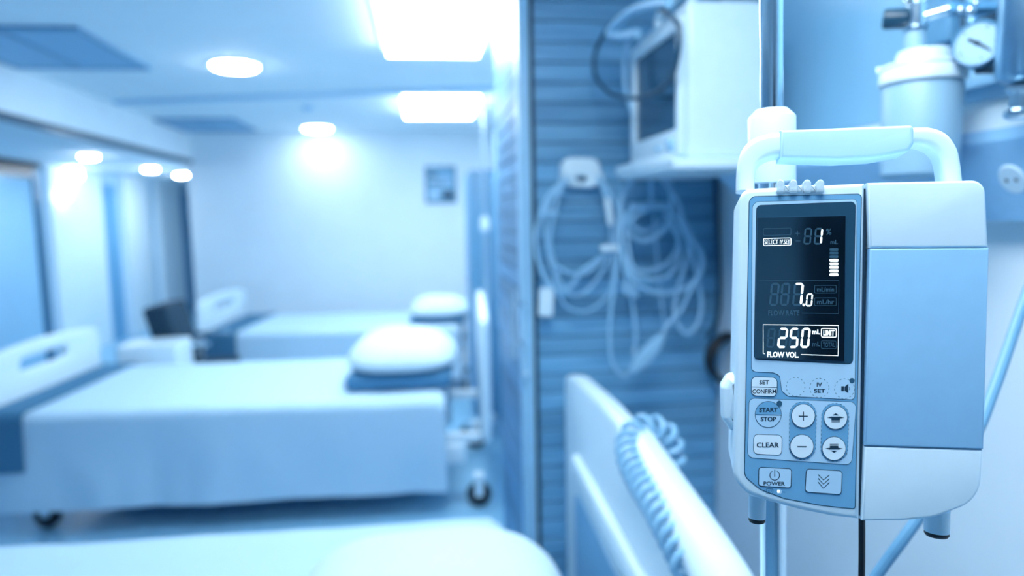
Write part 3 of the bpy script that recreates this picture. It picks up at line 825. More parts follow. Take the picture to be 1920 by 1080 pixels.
q0, q1 = W(1026, 532, Y=yy), W(1023, 594, Y=yy)
mb = MB(); mb.prism(roundpoly(outl([(1012, 540), (1038, 540), (1036, 594), (1009, 593)], yy), 0.008, 5), yy - 0.012, yy + 0.012, M_white, 0.006, both=True); mb.build('connector', ecg)
mb = MB(); mb.tube([W(1027, 522, Y=yy), W(1026, 542, Y=yy)], 0.008, M_cable, 10); mb.build('strain_relief', ecg)
mb = MB(); mb.tube(spline([W(a, b, Y=yy - 0.012) for a, b in cr([(425, 215), (438, 280), (445, 345)])], 6), [0.006] * 2 + [0.011] * 9 + [0.007] * 2, M_white, 10); mb.build('sleeve', ecg)
mb = MB(); mb.tube(spline([W(a, b, Y=yy - 0.02) for a, b in cr([(402, 455), (420, 446), (450, 446), (480, 446), (490, 452)])], 6), [0.006] + [0.012] * 23 + [0.006], M_white, 10); mb.build('cable_tie', ecg)
mb = MB(); mb.tube([W(a, b, Y=yy - 0.014) for a, b in cr([(160, 285), (205, 285)])], 0.007, M_cable, 10); mb.build('clip', ecg)

yz = YC - 0.13
g2 = W(1250, 335, Y=yz)
sen = thing('sensor_cable', 'coil of pale sensor cable looped below the monitor shelf', 'cable', g2)
for k, (pts, r) in enumerate((
    ([(560, 112), (500, 200), (490, 300), (492, 450), (545, 585), (640, 645), (740, 640), (815, 600), (852, 540), (850, 470), (800, 380), (755, 292), (700, 252), (600, 245), (522, 290), (520, 362), (580, 408), (650, 390), (710, 320), (718, 220), (705, 112)], 0.0075),
    ([(625, 112), (628, 200), (622, 250), (560, 300), (522, 330)], 0.0075),
    ([(512, 300), (520, 420), (545, 530), (620, 545), (700, 510), (745, 440), (742, 360), (690, 285)], 0.006),
    ([(515, 480), (545, 555), (610, 582), (690, 575), (742, 520), (752, 430), (720, 330)], 0.006),
    ([(655, 112), (745, 230), (770, 330), (795, 440), (745, 640), (732, 740), (770, 820), (820, 810), (852, 720), (840, 600), (790, 400), (740, 300)], 0.0065),
    ([(530, 250), (600, 262), (690, 262), (745, 300)], 0.008),
    ([(540, 340), (585, 368), (640, 352), (690, 300)], 0.006),
    ([(500, 500), (522, 620), (545, 700), (556, 850), (545, 930)], 0.0055),
    ([(640, 300), (650, 430), (662, 600), (688, 800)], 0.003))):
    cable(sen, pts, yz, r, seed=k * 0.7, wob=0.016)
for a in ((500, 600, 520, 655), (535, 600, 556, 665)):
    mb = MB(); p = W(*cr([(a[0], a[1])])[0], Y=yz - 0.02); q = W(*cr([(a[2], a[3])])[0], Y=yz - 0.02); mb.tube([p, q], 0.008, M_cable, 10); mb.build('plug', sen)
sp = thing('spo2_cable', 'pale cable ending in a flat oval connector low on the cabinet side', 'cable', W(1180, 680, Y=yz))
cable(sp, [(478, 470), (462, 600), (442, 750), (442, 900), (462, 980), (505, 1018), (530, 1000)], yz - 0.03, 0.0055, wob=0.004)
cable(sp, [(680, 828), (700, 790), (762, 720), (800, 640), (840, 570)], yz - 0.03, 0.006, wob=0.004)
mb = MB()
ov = outl(cr([(515, 1005), (545, 945), (600, 880), (650, 838), (685, 818), (684, 850), (660, 905), (610, 965), (560, 1000)]), yz - 0.03)
mb.prism(roundpoly(ov, 0.01, 4), yz - 0.045, yz - 0.018, M_cable, 0.007, both=True); mb.build('connector', sp)

# black power cord: straight drop and coil
pc = thing('power_cord', 'black power cord dropping down the cabinet edge into a coil', 'cord', W(1372, 725, Y=2.12))
cable(pc, [(918, 120), (922, 300), (930, 520), (932, 690), (912, 790), (880, 850)], 2.17, 0.0075, M_frame, wob=0.004)
cc = W(1378, 671, Y=2.12); mb = MB(); P = []
for k in range(4 * 32 + 1):
    a = 2 * math.pi * k / 32 + 2.4; r = 0.089 + 0.006 * math.sin(k * 0.39)
    P.append(cc + Vector((r * math.cos(a), 0.018 * math.sin(k * 0.049) - 0.006 * (k / 32), r * math.sin(a))))
mb.tube(P, 0.0085, M_black, 8); mb.build('coil', pc)


# ================================================================== head-wall services on the right wall
XT = 0.90
tr = thing('bed_head_trunking', 'long pale service trunking along the right wall with sockets', 'trunking', (0.95, 1.4, 1.5))
prof = roundpoly([(XR - 0.001, 1.475), (XR - 0.03, 1.475), (XT, 1.61), (XT, 1.655), (XT + 0.02, 1.672), (XR - 0.001, 1.68)], [0, 0.01, 0.02, 0.015, 0.02, 0], 4)
mb = MB(); mb.prism(prof, -0.6, 1.70, M_white, 0.0, lambda a, b, t: (a, t, b)); mb.build('body', tr)
mb = MB(); mb.prism([(XT - 0.001, 1.622), (XT + 0.006, 1.6), (XR - 0.036, 1.4775), (XR - 0.045, 1.477), (XT - 0.003, 1.603)], -0.6, 1.699, M_door, 0.0, lambda a, b, t: (a, t, b)); mb.build('socket_panel', tr, smooth=False)
sk = W(1905, 318, X=0.93)
nrm = Vector((-0.135, 0, -0.07)).normalized(); up = Vector((-0.06, 0, 0.11)).normalized() * -1
for sy in (sk.y, sk.y - 0.12):
    o3 = Vector((XT + 0.0295, sy, 1.5445)) + nrm * 0.0
    mb = MB(); mb.lathe([(0.026, 0.0), (0.026, 0.004), (0.023, 0.007), (0, 0.007)], o3, nrm, M_pump, 28)
    for d in (-0.009, 0.009): mb.lathe([(0.0032, 0.0), (0.0032, 0.0006)], o3 + nrm * 0.0072 + Vector((0, d, 0)), nrm, M_ink, 10)
    mb.build('socket', tr)
# laminate panel above the trunking with a pale cap strip
hw = thing('headwall_panel', 'mid-blue laminate panel on the right wall above the trunking', 'wall panel', (0.99, 1.0, 1.69))
mb = MB(); mb.box((XR - 0.018, -0.6, 1.685), (XR - 0.001, 2.19, 2.10), M_panel); mb.build('panel', hw, smooth=False)
mb = MB(); mb.box((XR - 0.03, -0.6, 2.1005), (XR - 0.001, 2.19, 2.14), M_white, 0.004); mb.build('cap_strip', hw)
# equipment rail
rl = thing('equipment_rail', 'pale steel equipment rail along the right wall behind the gauges', 'rail', (0.96, 1.0, 1.7))
mb = MB(); mb.box((0.952, -0.4, 1.705), (0.962, 1.32, 1.735), M_steel, 0.003); mb.build('bar', rl)
for yy in (1.28, 0.6, 0.0):
    mb = MB(); mb.box((0.9625, yy, 1.708), (XR - 0.0185, yy + 0.03, 1.732), M_alu); mb.build('standoff', rl)

# oxygen humidifier bottle with valve
XH = 0.825
c = W(1727, 200, X=XH); cx, cyh = c.x, c.y
hz = lambda py: W(1727, py, X=XH).z
hum = thing('humidifier', 'frosted humidifier bottle with white lid under a chrome valve', 'humidifier', (cx, cyh, hz(330)))
R = 0.061
mb = MB(); mb.lathe([(0.0, hz(335)), (R * 0.8, hz(335)), (R * 0.93, hz(326)), (R * 0.95, hz(300)), (R * 0.985, hz(165)), (R * 0.95, hz(160)), (0, hz(160))], (cx, cyh, 0), (0, 0, 1), M_clear, 48); mb.build('bottle', hum)
mb = MB()
mb.lathe([(R * 0.96, hz(158)), (R * 1.05, hz(157)), (R * 1.05, hz(138)), (R * 0.98, hz(130)), (R * 1.02, hz(128)), (R * 1.0, hz(122)), (R * 0.66, hz(120)), (R * 0.66, hz(104)), (R * 0.6, hz(97)), (0, hz(97))], (cx, cyh, 0), (0, 0, 1), M_white, 48)
lid = mb.build('lid', hum)
mb = MB(); sd = (ray(1727, 130).cross(Vector((0, 0, 1)))).normalized()
nk = Vector((cx, cyh, 0)) - sd * 0.012
sp_ = Vector((cx, cyh, hz(124))) - sd * 0.045
mb.tube([sp_, sp_ - sd * 0.022 + Vector((0, 0, -0.002))], 0.007, M_white, 12); mb.build('spout', hum)
mb = MB(); mb.lathe([(0.016, hz(98)), (0.016, hz(62)), (0.0145, hz(56))], nk, (0, 0, 1), M_clear, 28); mb.build('neck', hum)
mb = MB(); mb.lathe([(0.02, hz(57)), (0.021, hz(53)), (0.0145, hz(50)), (0.0145, hz(8)), (0.02, hz(4)), (0.02, hz(-14)), (0.01, hz(-20))], nk, (0, 0, 1), M_chrome, 28)
zk = hz(36)
mb.tube([nk + Vector((0, 0, zk)), nk + sd * 0.045 + Vector((0, 0, zk + 0.008))], [0.009, 0.009], M_chrome, 14)
mb.tube([nk + sd * 0.045 + Vector((0, 0, zk + 0.008)), Vector((XR - 0.019, cyh - 0.03, zk + 0.01))], 0.012, M_steel, 14)
mb.build('valve_body', hum)
mb = MB(); kc = nk + Vector((0, 0, zk + 0.002)); mb.lathe([(0.008, 0.010), (0.0155, 0.0105), (0.0165, 0.015), (0.0165, 0.044), (0.0145, 0.048), (0, 0.048)], kc, -sd + Vector((0, 0, 0.1)), M_frame, 24); mb.build('knob', hum)
for off, ph, r in ((0.055, 20, 0.006), (0.068, 24, 0.0075), (0.075, 12, 0.005)):
    mb = MB(); q = nk + sd * off + Vector((0, -0.01, W(1760, ph, X=XH).z)); mb.lathe([(0, -r), (r * 0.8, -r * 0.6), (r, 0), (r * 0.8, r * 0.6), (0, r)], q, (0, 0, 1), M_chrome, 14); mb.build('nut', hum)

# vacuum regulator with dial
gp = W(1833, 81, X=0.84)
vac = thing('vacuum_regulator', 'round pressure gauge regulator with white dial beside the bottle', 'pressure gauge', (0.9, gp.y, gp.z - 0.05))
gn = Vector((-0.80, -0.58, 0.02)).normalized(); gu = Vector((0, 0, 1)).cross(gn).normalized(); gv = gn.cross(gu)
rg = 0.0345
mb = MB(); mb.lathe([(rg * 0.96, -0.022), (rg * 1.0, -0.02), (rg, 0.0), (rg * 0.95, 0.004), (rg * 0.86, 0.003), (rg * 0.85, 0.0)], gp, gn, M_hose, 44); mb.build('bezel', vac)
mb = MB(); mb.lathe([(rg * 0.86, -0.001), (rg * 0.86, 0.0015)], gp, gn, M_dial, 44)
G = lambda u, v, t=0.0017: gp + gu * u * rg - gv * v * rg * -1 + gn * t
def gpoly(pts, m, t=0.002):
    fs = [mb.bm.faces.new([mb.bm.verts.new(G(u, v, t)) for u, v in pts])]; mb._tag(fs, m)
for k in range(21):
    a = math.radians(-120 - k * 15 + 90 + 30); L = 0.16 if k % 5 == 0 else 0.09
    ca, sa = math.cos(a), math.sin(a); wv = 0.012 if k % 5 else 0.022
    gpoly([(ca * 0.78 - sa * wv, sa * 0.78 + ca * wv), (ca * 0.78 + sa * wv, sa * 0.78 - ca * wv), (ca * (0.78 - L) + sa * wv, sa * (0.78 - L) - ca * wv), (ca * (0.78 - L) - sa * wv, sa * (0.78 - L) + ca * wv)], M_line)
dl = mb.build('dial', vac)
mb = MB()
gpoly([(0.52, -0.36), (0.5, -0.42), (-0.02, -0.06), (-0.38, 0.16), (-0.34, 0.28), (0.06, 0.06)], M_ink, 0.003)
gpoly(circle(0, 0, 0.11, 16), M_ink, 0.0033); mb.build('needle', vac)
mb = MB()
q = W(1858, 84, X=0.86)
mb.box((gp.x + 0.012, gp.y - 0.035, gp.z - 0.042), (XR - 0.02, gp.y + 0.02, gp.z + 0.042), M_ink, 0.004); mb.build('block', vac)
# steel suction cylinder at the frame edge
fc = W(1921, 60, X=0.86)
fl = thing('flow_cylinder', 'brushed steel cylinder with chrome fitting at the right edge', 'flowmeter', (fc.x, fc.y, W(1900, 228, X=0.86).z))
fz = lambda py: W(1908, py, X=0.86).z
mb = MB(); mb.lathe([(0.0, fz(160)), (0.018, fz(159)), (0.03, fz(150)), (0.034, fz(138)), (0.034, fz(-60)), (0.0, fz(-60))], (fc.x, fc.y, 0), (0, 0, 1), M_steel, 40); mb.build('cylinder', fl)
mb = MB(); mb.lathe([(0.010, fz(161)), (0.019, fz(164)), (0.019, fz(174)), (0.014, fz(178)), (0.014, fz(205)), (0.02, fz(209)), (0.02, fz(219)), (0.013, fz(224)), (0, fz(224))], (fc.x, fc.y, 0), (0, 0, 1), M_chrome, 8); mb.build('fitting', fl, angle=20)
p = W(1877, 104, X=0.84)
mb = MB(); mb.lathe([(0.0075, 0), (0.0075, 0.006), (0.004, 0.007), (0.004, 0.003), (0, 0.003)], p, (-0.8, -0.6, 0), M_chrome, 16); mb.build('screw', fl)
mb = MB(); mb.box((fc.x + 0.03, fc.y - 0.015, fz(60) - 0.02), (XR - 0.0185, fc.y + 0.015, fz(60) + 0.02), M_steel, 0.003); mb.build('wall_mount', fl)
p = W(1812, 10, X=0.93); q = W(1828, 10, X=0.93)
tp = thing('gas_outlet', 'dark gas outlet block with hose on the wall above the bottle', 'gas outlet', (0.96, p.y, 1.8))
mb = MB(); a = W(1752, 40, X=0.95); mb.box((0.93, a.y - 0.06, a.z - 0.05), (XR - 0.0185, a.y + 0.03, a.z + 0.08), M_hose, 0.008); mb.build('block', tp)
mb = MB(); mb.tube([W(1808, 55, X=0.93), W(1806, -60, X=0.93)], 0.006, M_frame, 10); mb.tube([W(1822, 45, X=0.93), W(1822, -60, X=0.93)], 0.009, M_steel, 12); mb.build('pipe', tp)


# ================================================================== infusion pump
DP = 0.50
pc_ = W(1615, 655, D=DP)
phi = math.radians(15)
ux = Vector((math.cos(phi), -0.017 * math.cos(phi), math.sin(phi))); uz = Vector((0.017, 1, 0)).normalized()
ux = (ux - ux.dot(uz) * uz).normalized()
Lx, Lz = R3 @ ux, R3 @ uz; Ly = Lz.cross(Lx)            # local y points away from the viewer
PM = Matrix.Translation(pc_) @ Matrix((Lx, Ly, Lz)).transposed().to_4x4()
def U(px, py, y=0.0):
    """picture measurement -> pump-local (x, z) on the plane at local depth y"""
    d = ray(px, py); t = (pc_ + Ly * y - CAM).dot(Ly) / d.dot(Ly); q = CAM + d * t - pc_
    return (q.dot(Lx), q.dot(Lz))
def UU(pts, y=0.0): return [U(a, b, y) for a, b in pts]
PXM = abs(U(1616, 655)[0] - U(1615, 655)[0])            # metres per pixel
pump = thing('infusion_pump', 'white infusion pump with lit display and keypad clamped to the pole', 'infusion pump', matrix=PM)
def pb(mb, name, parent=None, **k): return mb.build(name, parent or pump, local=True, **k)
def rp(pts, r, n=6, y=0.0): return UU(roundpoly(pts, r, n), y)

# housing (display half)
left = [(1388, 354), (1622, 343), (1612, 975), (1560, 969), (1500, 957), (1440, 941), (1400, 926), (1375, 900)]
mb = MB(); mb.prism(rp(left, [22, 0, 0, 60, 80, 80, 30, 40]), 0.0, 0.085, M_pump, 0.004); pb(mb, 'housing')
right_up = [(1625, 343), (1846, 338), (1852, 464), (1629, 465)]
right_mid = [(1629, 466.5), (1853, 465.5), (1843, 842), (1620, 835)]
right_lo = [(1620, 836.5), (1842, 843.5), (1837, 938), (1750, 970), (1690, 976), (1615, 976)]
mb = MB()
mb.prism(rp(right_up, [0, 24, 0, 0]), -0.001, 0.085, M_pump, 0.002)
pb(mb, 'side_housing')
mb = MB(); mb.prism(rp(right_lo, [0, 0, 60, 60, 40, 0]), -0.001, 0.085, M_pump, 0.002); pb(mb, 'side_housing')
mb = MB(); mb.prism(rp(right_mid, 0), -0.0016, 0.084, M_door, 0.0015); pb(mb, 'door')
mb = MB(); mb.prism(UU([(1619, 352), (1628, 352), (1617, 970), (1610, 970)]), 0.004, 0.08, M_ink); pb(mb, 'seam')

# membrane
T1, T2, T3, T4 = -0.0004, -0.0007, -0.0010, -0.0013
def lift(pts, m, t, edge=None, ew=1.0, mb=None, m_edge=None):
    """flat-topped overlay of a membrane layer, with a printed outline"""
    if edge: mb.prism(pts, t + 0.00012, t + 0.0009, edge); pts = inset_ccw(pts, ew * PXM)
    mb.prism(pts, t, t + 0.0009, m)
def inset_ccw(pts, d):
    area = sum(a[0] * b[1] - b[0] * a[1] for a, b in zip(pts, pts[1:] + pts[:1]))
    return inset(pts, d if area > 0 else -d)
mem = [(1404, 368), (1616, 363), (1604, 955), (1540, 948), (1470, 935), (1425, 918), (1395, 893)]
mb = MB(); lift(rp(mem, [14, 8, 6, 60, 60, 30, 22]), M_memb, T1, M_frame, 1.6, mb)
p1 = [(1410, 378), (1607, 373), (1603, 750), (1477, 743), (1465, 733), (1461, 704), (1450, 699), (1408, 697)]
lift(rp(p1, [14, 8, 8, 8, 8, 8, 6, 10]), M_membl, T2, M_line, 1.0, mb)
p2 = [(1404, 746), (1606, 753), (1597, 872), (1401, 858)]
lift(rp(p2, [10, 12, 12, 12]), M_membl, T2, M_line, 1.0, mb)
def dashed(mb, pts, t, wpx=0.9, dash=4.5, gap=3.2, m=M_line):
    """dashed printed line along a closed px outline"""
    L = 0.0; on = True; nxt = dash; seg = [pts[0]]
    P = pts + [pts[0]]; fine = []
    for a, b in zip(P, P[1:]):
        n = max(1, int(math.hypot(b[0] - a[0], b[1] - a[1]) / 0.8))
        for k in range(n): fine.append((a[0] + (b[0] - a[0]) * k / n, a[1] + (b[1] - a[1]) * k / n))
    acc = []; s = 0.0
    for i in range(len(fine)):
        a, b = fine[i], fine[(i + 1) % len(fine)]; d = math.hypot(b[0] - a[0], b[1] - a[1])
        if (s % (dash + gap)) < dash: acc.append(a)
        elif len(acc) > 1: stroke(mb, acc, t, wpx, m); acc = []
        else: acc = []
        s += d
    if len(acc) > 1: stroke(mb, acc, t, wpx, m)
def stroke(mb, pts, t, wpx, m, closed=False):
    n = len(pts); A, B = [], []
    for i in range(n):
        a = pts[i - 1] if (closed or i > 0) else pts[0]; b = pts[(i + 1) % n] if (closed or i < n - 1) else pts[-1]
        dx, dy = b[0] - a[0], b[1] - a[1]; l = math.hypot(dx, dy) or 1; nx, ny = -dy / l * wpx / 2, dx / l * wpx / 2
        A.append(U(pts[i][0] + nx, pts[i][1] + ny)); B.append(U(pts[i][0] - nx, pts[i][1] - ny))
    mb.strip(A, B, t, m, closed=closed)
def ptext(mb, s, x0, x1, y0, y1, t, m, bold=0.02, tl=0.0):
    """text filling the px box; tl = rise of the right end in px"""
    def fm(a, b):
        u = U(x0 + (x1 - x0) * a, y1 + (y0 - y1) * b - tl * a); return (u[0], t, u[1])
    add_text(mb, s, fm, m, bold)
cap1 = roundpoly([(1480.5, 752), (1531, 754), (1528, 862), (1479, 860)], 24, 8)
cap2 = roundpoly([(1541, 755), (1592, 757), (1588, 865), (1538, 863)], 24, 8)
for cp in (cap1, cap2):
    mb.prism(UU(cp), T3, T3 + 0.0008, M_memb); dashed(mb, cp, T3 - 0.00006)
for c_, r_ in (((1491.5, 725), 17.5), ((1536, 727), 18), ((1583, 728.5), 18.5)): dashed(mb, circle(*c_, r_, 48), T2 - 0.00006, 0.8)
ptext(mb, 'IV', 1531, 1541, 717, 725, T2 - 0.0001, M_ink, 0.025)
ptext(mb, 'SET', 1526, 1547, 729, 736.5, T2 - 0.0001, M_ink, 0.03)
# muted-speaker mark
mb.flat(UU([(1577, 724), (1582, 724), (1582, 733), (1577, 733)]), T2 - 0.0001, M_ink)
mb.flat(UU([(1583, 725), (1590, 719.5), (1590, 737), (1583, 732)]), T2 - 0.0001, M_ink)
stroke(mb, [(1591.5, 731), (1593, 728.5), (1591.5, 726)], T2 - 0.0001, 1.0, M_ink)
mb.flat(UU(circle(1597, 713.5, 5, 20)), T2 - 0.0001, M_line)
# battery and plug marks
stroke(mb, roundpoly([(1437, 916), (1449, 916.5), (1449, 925), (1437, 924.5)], 1), T1 - 0.0001, 0.9, M_line, True)
stroke(mb, [(1439.5, 920.5), (1443, 920.7)], T1 - 0.0001, 0.9, M_line); stroke(mb, [(1445, 919), (1446.5, 921)], T1 - 0.0001, 0.9, M_line)
mb.flat(UU([(1457, 916.5), (1463, 917), (1466, 919.5), (1466, 923.5), (1463, 926), (1457, 925.5)]), T1 - 0.0001, M_membl)
stroke(mb, [(1466, 922), (1472, 922.4)], T1 - 0.0001, 1.0, M_line)
pb(mb, 'membrane_panel', smooth=False)
mb = MB(); mb.prism(UU(circle(1459.5, 921, 2.6, 14)), T2, T1 - 0.00002, M_lit); pb(mb, 'mains_indicator')

# buttons
def button(draw, name='button'):
    mb = MB(); draw(mb); return pb(mb, name, smooth=False)
def b_set(mb):
    o = roundpoly([(1408, 705), (1458, 707), (1457, 744), (1408, 742)], 10, 6); lift(UU(o), M_btn, T3, M_line, 1.3, mb)
    stroke(mb, [(1409, 725), (1457, 726)], T3 - 0.0001, 1.2, M_line)
    ptext(mb, 'SET', 1423.5, 1442, 712.5, 720.5, T3 - 0.0001, M_ink, 0.03); ptext(mb, 'CONFIRM', 1410.5, 1455, 729.5, 737.5, T3 - 0.0001, M_ink, 0.018)
button(b_set)
def b_start(mb):
    o = circle(1440.3, 776.8, 25, 48); lift(UU(o), M_membl, T3, M_line, 1.2, mb)
    top = [(1440.3 + 24 * math.cos(a), 776.8 - 24 * math.sin(a)) for a in [math.radians(1 + 178 * k / 24) for k in range(25)]]
    mb.flat(UU(top), T3 - 0.00008, M_memb); stroke(mb, [(1416, 777), (1464.5, 778)], T3 - 0.0001, 1.2, M_line)
    ptext(mb, 'START', 1423, 1458, 764, 772.5, T3 - 0.00015, M_ink, 0.04, 0.5); ptext(mb, 'STOP', 1426, 1455, 781, 789.5, T3 - 0.00015, M_ink, 0.03)
button(b_start)
mb = MB(); mb.prism(UU(circle(1461, 756, 5.2, 20)), T4, T4 + 0.0009, M_line); pb(mb, 'indicator')
def b_clear(mb):
    lift(rp([(1412.5, 813), (1467, 815), (1466, 854), (1412, 851)], 9), M_btn, T3, M_line, 1.2, mb)
    ptext(mb, 'CLEAR', 1418.5, 1460.5, 829, 838.5, T3 - 0.0001, M_ink, 0.028)
button(b_clear)
for cx_, cy_, s in ((1505.5, 779, '+'), (1503, 836, '-'), (1566, 782, 'u'), (1563, 840, 'd')):
    def b_round(mb):
        t = -0.0018
        lift(UU(circle(cx_, cy_, 22.6, 48)), M_btn, t, M_line, 1.2, mb); e = t - 0.0001
        if s == '+': stroke(mb, [(cx_ - 8.5, cy_ + 0.3), (cx_ + 8.5, cy_ + 0.6)], e, 2.0, M_ink); stroke(mb, [(cx_, cy_ - 8), (cx_, cy_ + 9)], e - 0.00004, 2.0, M_ink)
        if s == '-': stroke(mb, [(cx_ - 8.5, cy_ + 0.3), (cx_ + 8.5, cy_ + 0.6)], e, 2.2, M_ink)
        if s in 'ud':
            k = 1 if s == 'u' else -1; f = lambda dx, dy: (cx_ + dx, cy_ + k * dy)
            mb.flat(UU([f(-6.5, -4), f(0, -8), f(6.5, -4)]), e, M_ink)
            mb.flat(UU([f(-16.5, 0.2), f(-9, -1.8), f(9, -1.8), f(16.5, 0.2), f(9, 1.6), f(-9, 1.6)]), e, M_ink)
            mb.flat(UU([f(-8, 1.2), f(8, 1.2), f(8, 5.5), f(-8, 5.5)]), e - 0.00003, M_ink); stroke(mb, [f(-8, 8), f(8, 8)], e, 1.3, M_ink)
    button(b_round)
def b_power(mb):
    lift(rp([(1422, 875), (1484.5, 878), (1483.5, 915), (1421.5, 911)], 6), M_membl, T3, M_ink, 1.4, mb); e = T3 - 0.0001
    arc = [(1452.3 + 9 * math.cos(a), 890.5 + 9 * math.sin(a)) for a in [math.radians(-60 + 300 * k / 30) for k in range(31)]]
    stroke(mb, arc, e, 1.3, M_ink); stroke(mb, [(1452.3, 879.5), (1452.2, 893)], e, 1.5, M_ink)
    ptext(mb, 'POWER', 1431.5, 1471.5, 902, 909.5, e, M_ink, 0.02, -0.6)
button(b_power)
def b_chev(mb):
    lift(rp([(1511, 878), (1579.5, 882), (1577.5, 927.5), (1508.5, 922)], 7), M_membl, T3, M_ink, 1.4, mb); e = T3 - 0.0001
    for dy in (-7, 0, 7): stroke(mb, [(1533.5, 896 + dy), (1543.5, 907 + dy * 1.1), (1554.5, 897 + dy)], e, 1.5, M_ink)
button(b_chev)

# display
mb = MB(); lift(rp([(1418, 385), (1604, 378), (1599, 683), (1413, 674)], 9), M_frame, T3, M_ink, 1.2, mb); pb(mb, 'display_border', smooth=False)
mb = MB(); g = UU([(1419.5, 408), (1585.5, 404.5), (1583, 677.5), (1415, 671.5)]); mb.prism(g, -0.0016, -0.0009, M_line); mb.prism(inset_ccw(g, 0.9 * PXM), -0.0018, -0.001, M_lcd)
scr = pb(mb, 'screen', smooth=False)
TS = -0.0019
SEG = {'a': ((0, 1), (1, 1)), 'b': ((1, 1), (1, .5)), 'c': ((1, .5), (1, 0)), 'd': ((0, 0), (1, 0)), 'e': ((0, .5), (0, 0)), 'f': ((0, 1), (0, .5)), 'g': ((0, .5), (1, .5))}
DIG = {'0': 'abcdef', '1': 'bc', '2': 'abged', '5': 'afgcd', '7': 'abc', '8': 'abcdefg'}
def seg_digit(mb, segs, x0, x1, y0, y1, th, m, t=TS, sh=0.09):
    for s in segs:
        (ax, ay), (bx, by) = SEG[s]
        X = lambda a, b: (x0 + th / 2 + (x1 - x0 - th) * a + sh * (y1 - y0) * (b - 0.5), y1 - th / 2 - (y1 - y0 - th) * b)
        p, q = X(ax, ay), X(bx, by); dx, dy = q[0] - p[0], q[1] - p[1]; L = math.hypot(dx, dy); dx /= L; dy /= L
        g = th * 0.12; h = th / 2 - 0.15; nx, ny = -dy, dx
        pts = [(p[0] + dx * g, p[1] + dy * g), (p[0] + dx * (g + h) + nx * h, p[1] + dy * (g + h) + ny * h), (q[0] - dx * (g + h) + nx * h, q[1] - dy * (g + h) + ny * h),
               (q[0] - dx * g, q[1] - dy * g), (q[0] - dx * (g + h) - nx * h, q[1] - dy * (g + h) - ny * h), (p[0] + dx * (g + h) - nx * h, p[1] + dy * (g + h) - ny * h)]
        mb.flat(UU(pts), t, m)
lit, dim = MB(), MB()
rest = lambda d: [s for s in 'abcdefg' if s not in DIG[d]]
# top block
seg_digit(dim, 'abcdefg', 1506.5, 1521, 427.5, 459, 3.4, M_dim)
seg_digit(dim, rest('1'), 1526, 1541.5, 427.5, 459, 3.4, M_dim); seg_digit(lit, 'bc', 1526, 1541.5, 427.5, 459, 3.8, M_lit)
stroke(lit, roundpoly([(1431.3, 447.5), (1482.3, 446.5), (1482.3, 459.8), (1431.3, 460.8)], 2), TS, 1.1, M_lit, True)
ptext(lit, 'SELECT', 1433.3, 1458.5, 449.5, 458.3, TS, M_lit, 0.0); ptext(lit, 'IV.SET', 1461.8, 1480.5, 449.5, 458.0, TS, M_lit, 0.0)
stroke(dim, roundpoly([(1431.3, 429), (1482.3, 428), (1482.3, 440.8), (1431.3, 441.8)], 2), TS, 1.0, M_dim, True)
stroke(dim, [(1490, 438), (1499, 438)], TS, 1.3, M_dim); stroke(dim, [(1494.5, 433), (1494.5, 443)], TS - 0.00003, 1.3, M_dim); stroke(dim, [(1491, 452), (1500, 452)], TS, 1.3, M_dim)
ptext(dim, '%', 1548, 1558, 429, 441, TS, M_dim); ptext(dim, 'mL', 1556, 1570, 450, 458, TS, M_dim)
for k in range(8):
    y = 512.5 - 6.7 * k
    ln = roundpoly([(1554.5, y), (1571, y), (1571, y + 5), (1554.5, y + 5)], 2, 4)
    (lit if k < 5 else dim).flat(UU(ln), TS, M_lit if k < 5 else M_dim)
# flow rate
for x0 in (1443, 1463): seg_digit(dim, 'abcdefg', x0, x0 + 17, 530, 573.5, 4.2, M_dim)
seg_digit(dim, rest('7'), 1486, 1505, 530, 573.5, 4.2, M_dim); seg_digit(lit, 'abc', 1486, 1505, 530, 573.5, 4.6, M_lit)
lit.flat(UU(circle(1506.3, 571.6, 2.4, 14)), TS, M_lit)
seg_digit(lit, 'abcdef', 1510.5, 1523, 550, 574.5, 3.0, M_lit)
ptext(dim, 'FLOW RATE', 1440, 1498, 581.5, 591.5, TS, M_dim, 0.02)
for y0, s in ((535, 'mL/min'), (558.5, 'mL/hr')):
    stroke(dim, roundpoly([(1526.5, y0), (1567, y0), (1567, y0 + 14.5), (1526.5, y0 + 14.5)], 2), TS, 0.9, M_dim, True); ptext(dim, s, 1531, 1563, y0 + 3, y0 + 12, TS, M_dim)
stroke(dim, [(1503, 587), (1571, 588), (1572, 526), (1422, 526)], TS - 0.00003, 0.9, M_dim)
# flow volume
seg_digit(dim, 'abcdefg', 1437.5, 1453, 614.5, 652, 4.0, M_dim)
for d, x0, x1 in (('2', 1458, 1476), ('5', 1479.5, 1497), ('0', 1501, 1518)):
    seg_digit(lit, DIG[d], x0, x1, 614, 652.5, 4.4, M_lit)
    if d != '0': seg_digit(dim, rest(d), x0, x1, 614, 652.5, 4.0, M_dim)
ptext(lit, 'mL', 1522, 1537, 617.5, 626.5, TS, M_lit, 0.03)
stroke(lit, roundpoly([(1539.3, 615.5), (1567, 616), (1567, 632), (1539.3, 631.5)], 2.5), TS, 1.4, M_lit, True)
ptext(lit, 'LIMIT', 1543, 1563.5, 618.5, 629, TS, M_lit, 0.025)
ptext(dim, 'mL', 1522, 1537, 640, 649, TS, M_dim, 0.02)
stroke(dim, roundpoly([(1539, 638.5), (1567, 639), (1567, 653.5), (1539, 653)], 2.5), TS, 1.0, M_dim, True); ptext(dim, 'TOTAL', 1542, 1564.5, 641.5, 650.5, TS, M_dim, 0.02)
stroke(lit, [(1434, 663), (1430.5, 662.5), (1430.5, 608.5), (1571, 610), (1570.5, 666.3), (1501, 664.3)], TS, 1.2, M_lit)
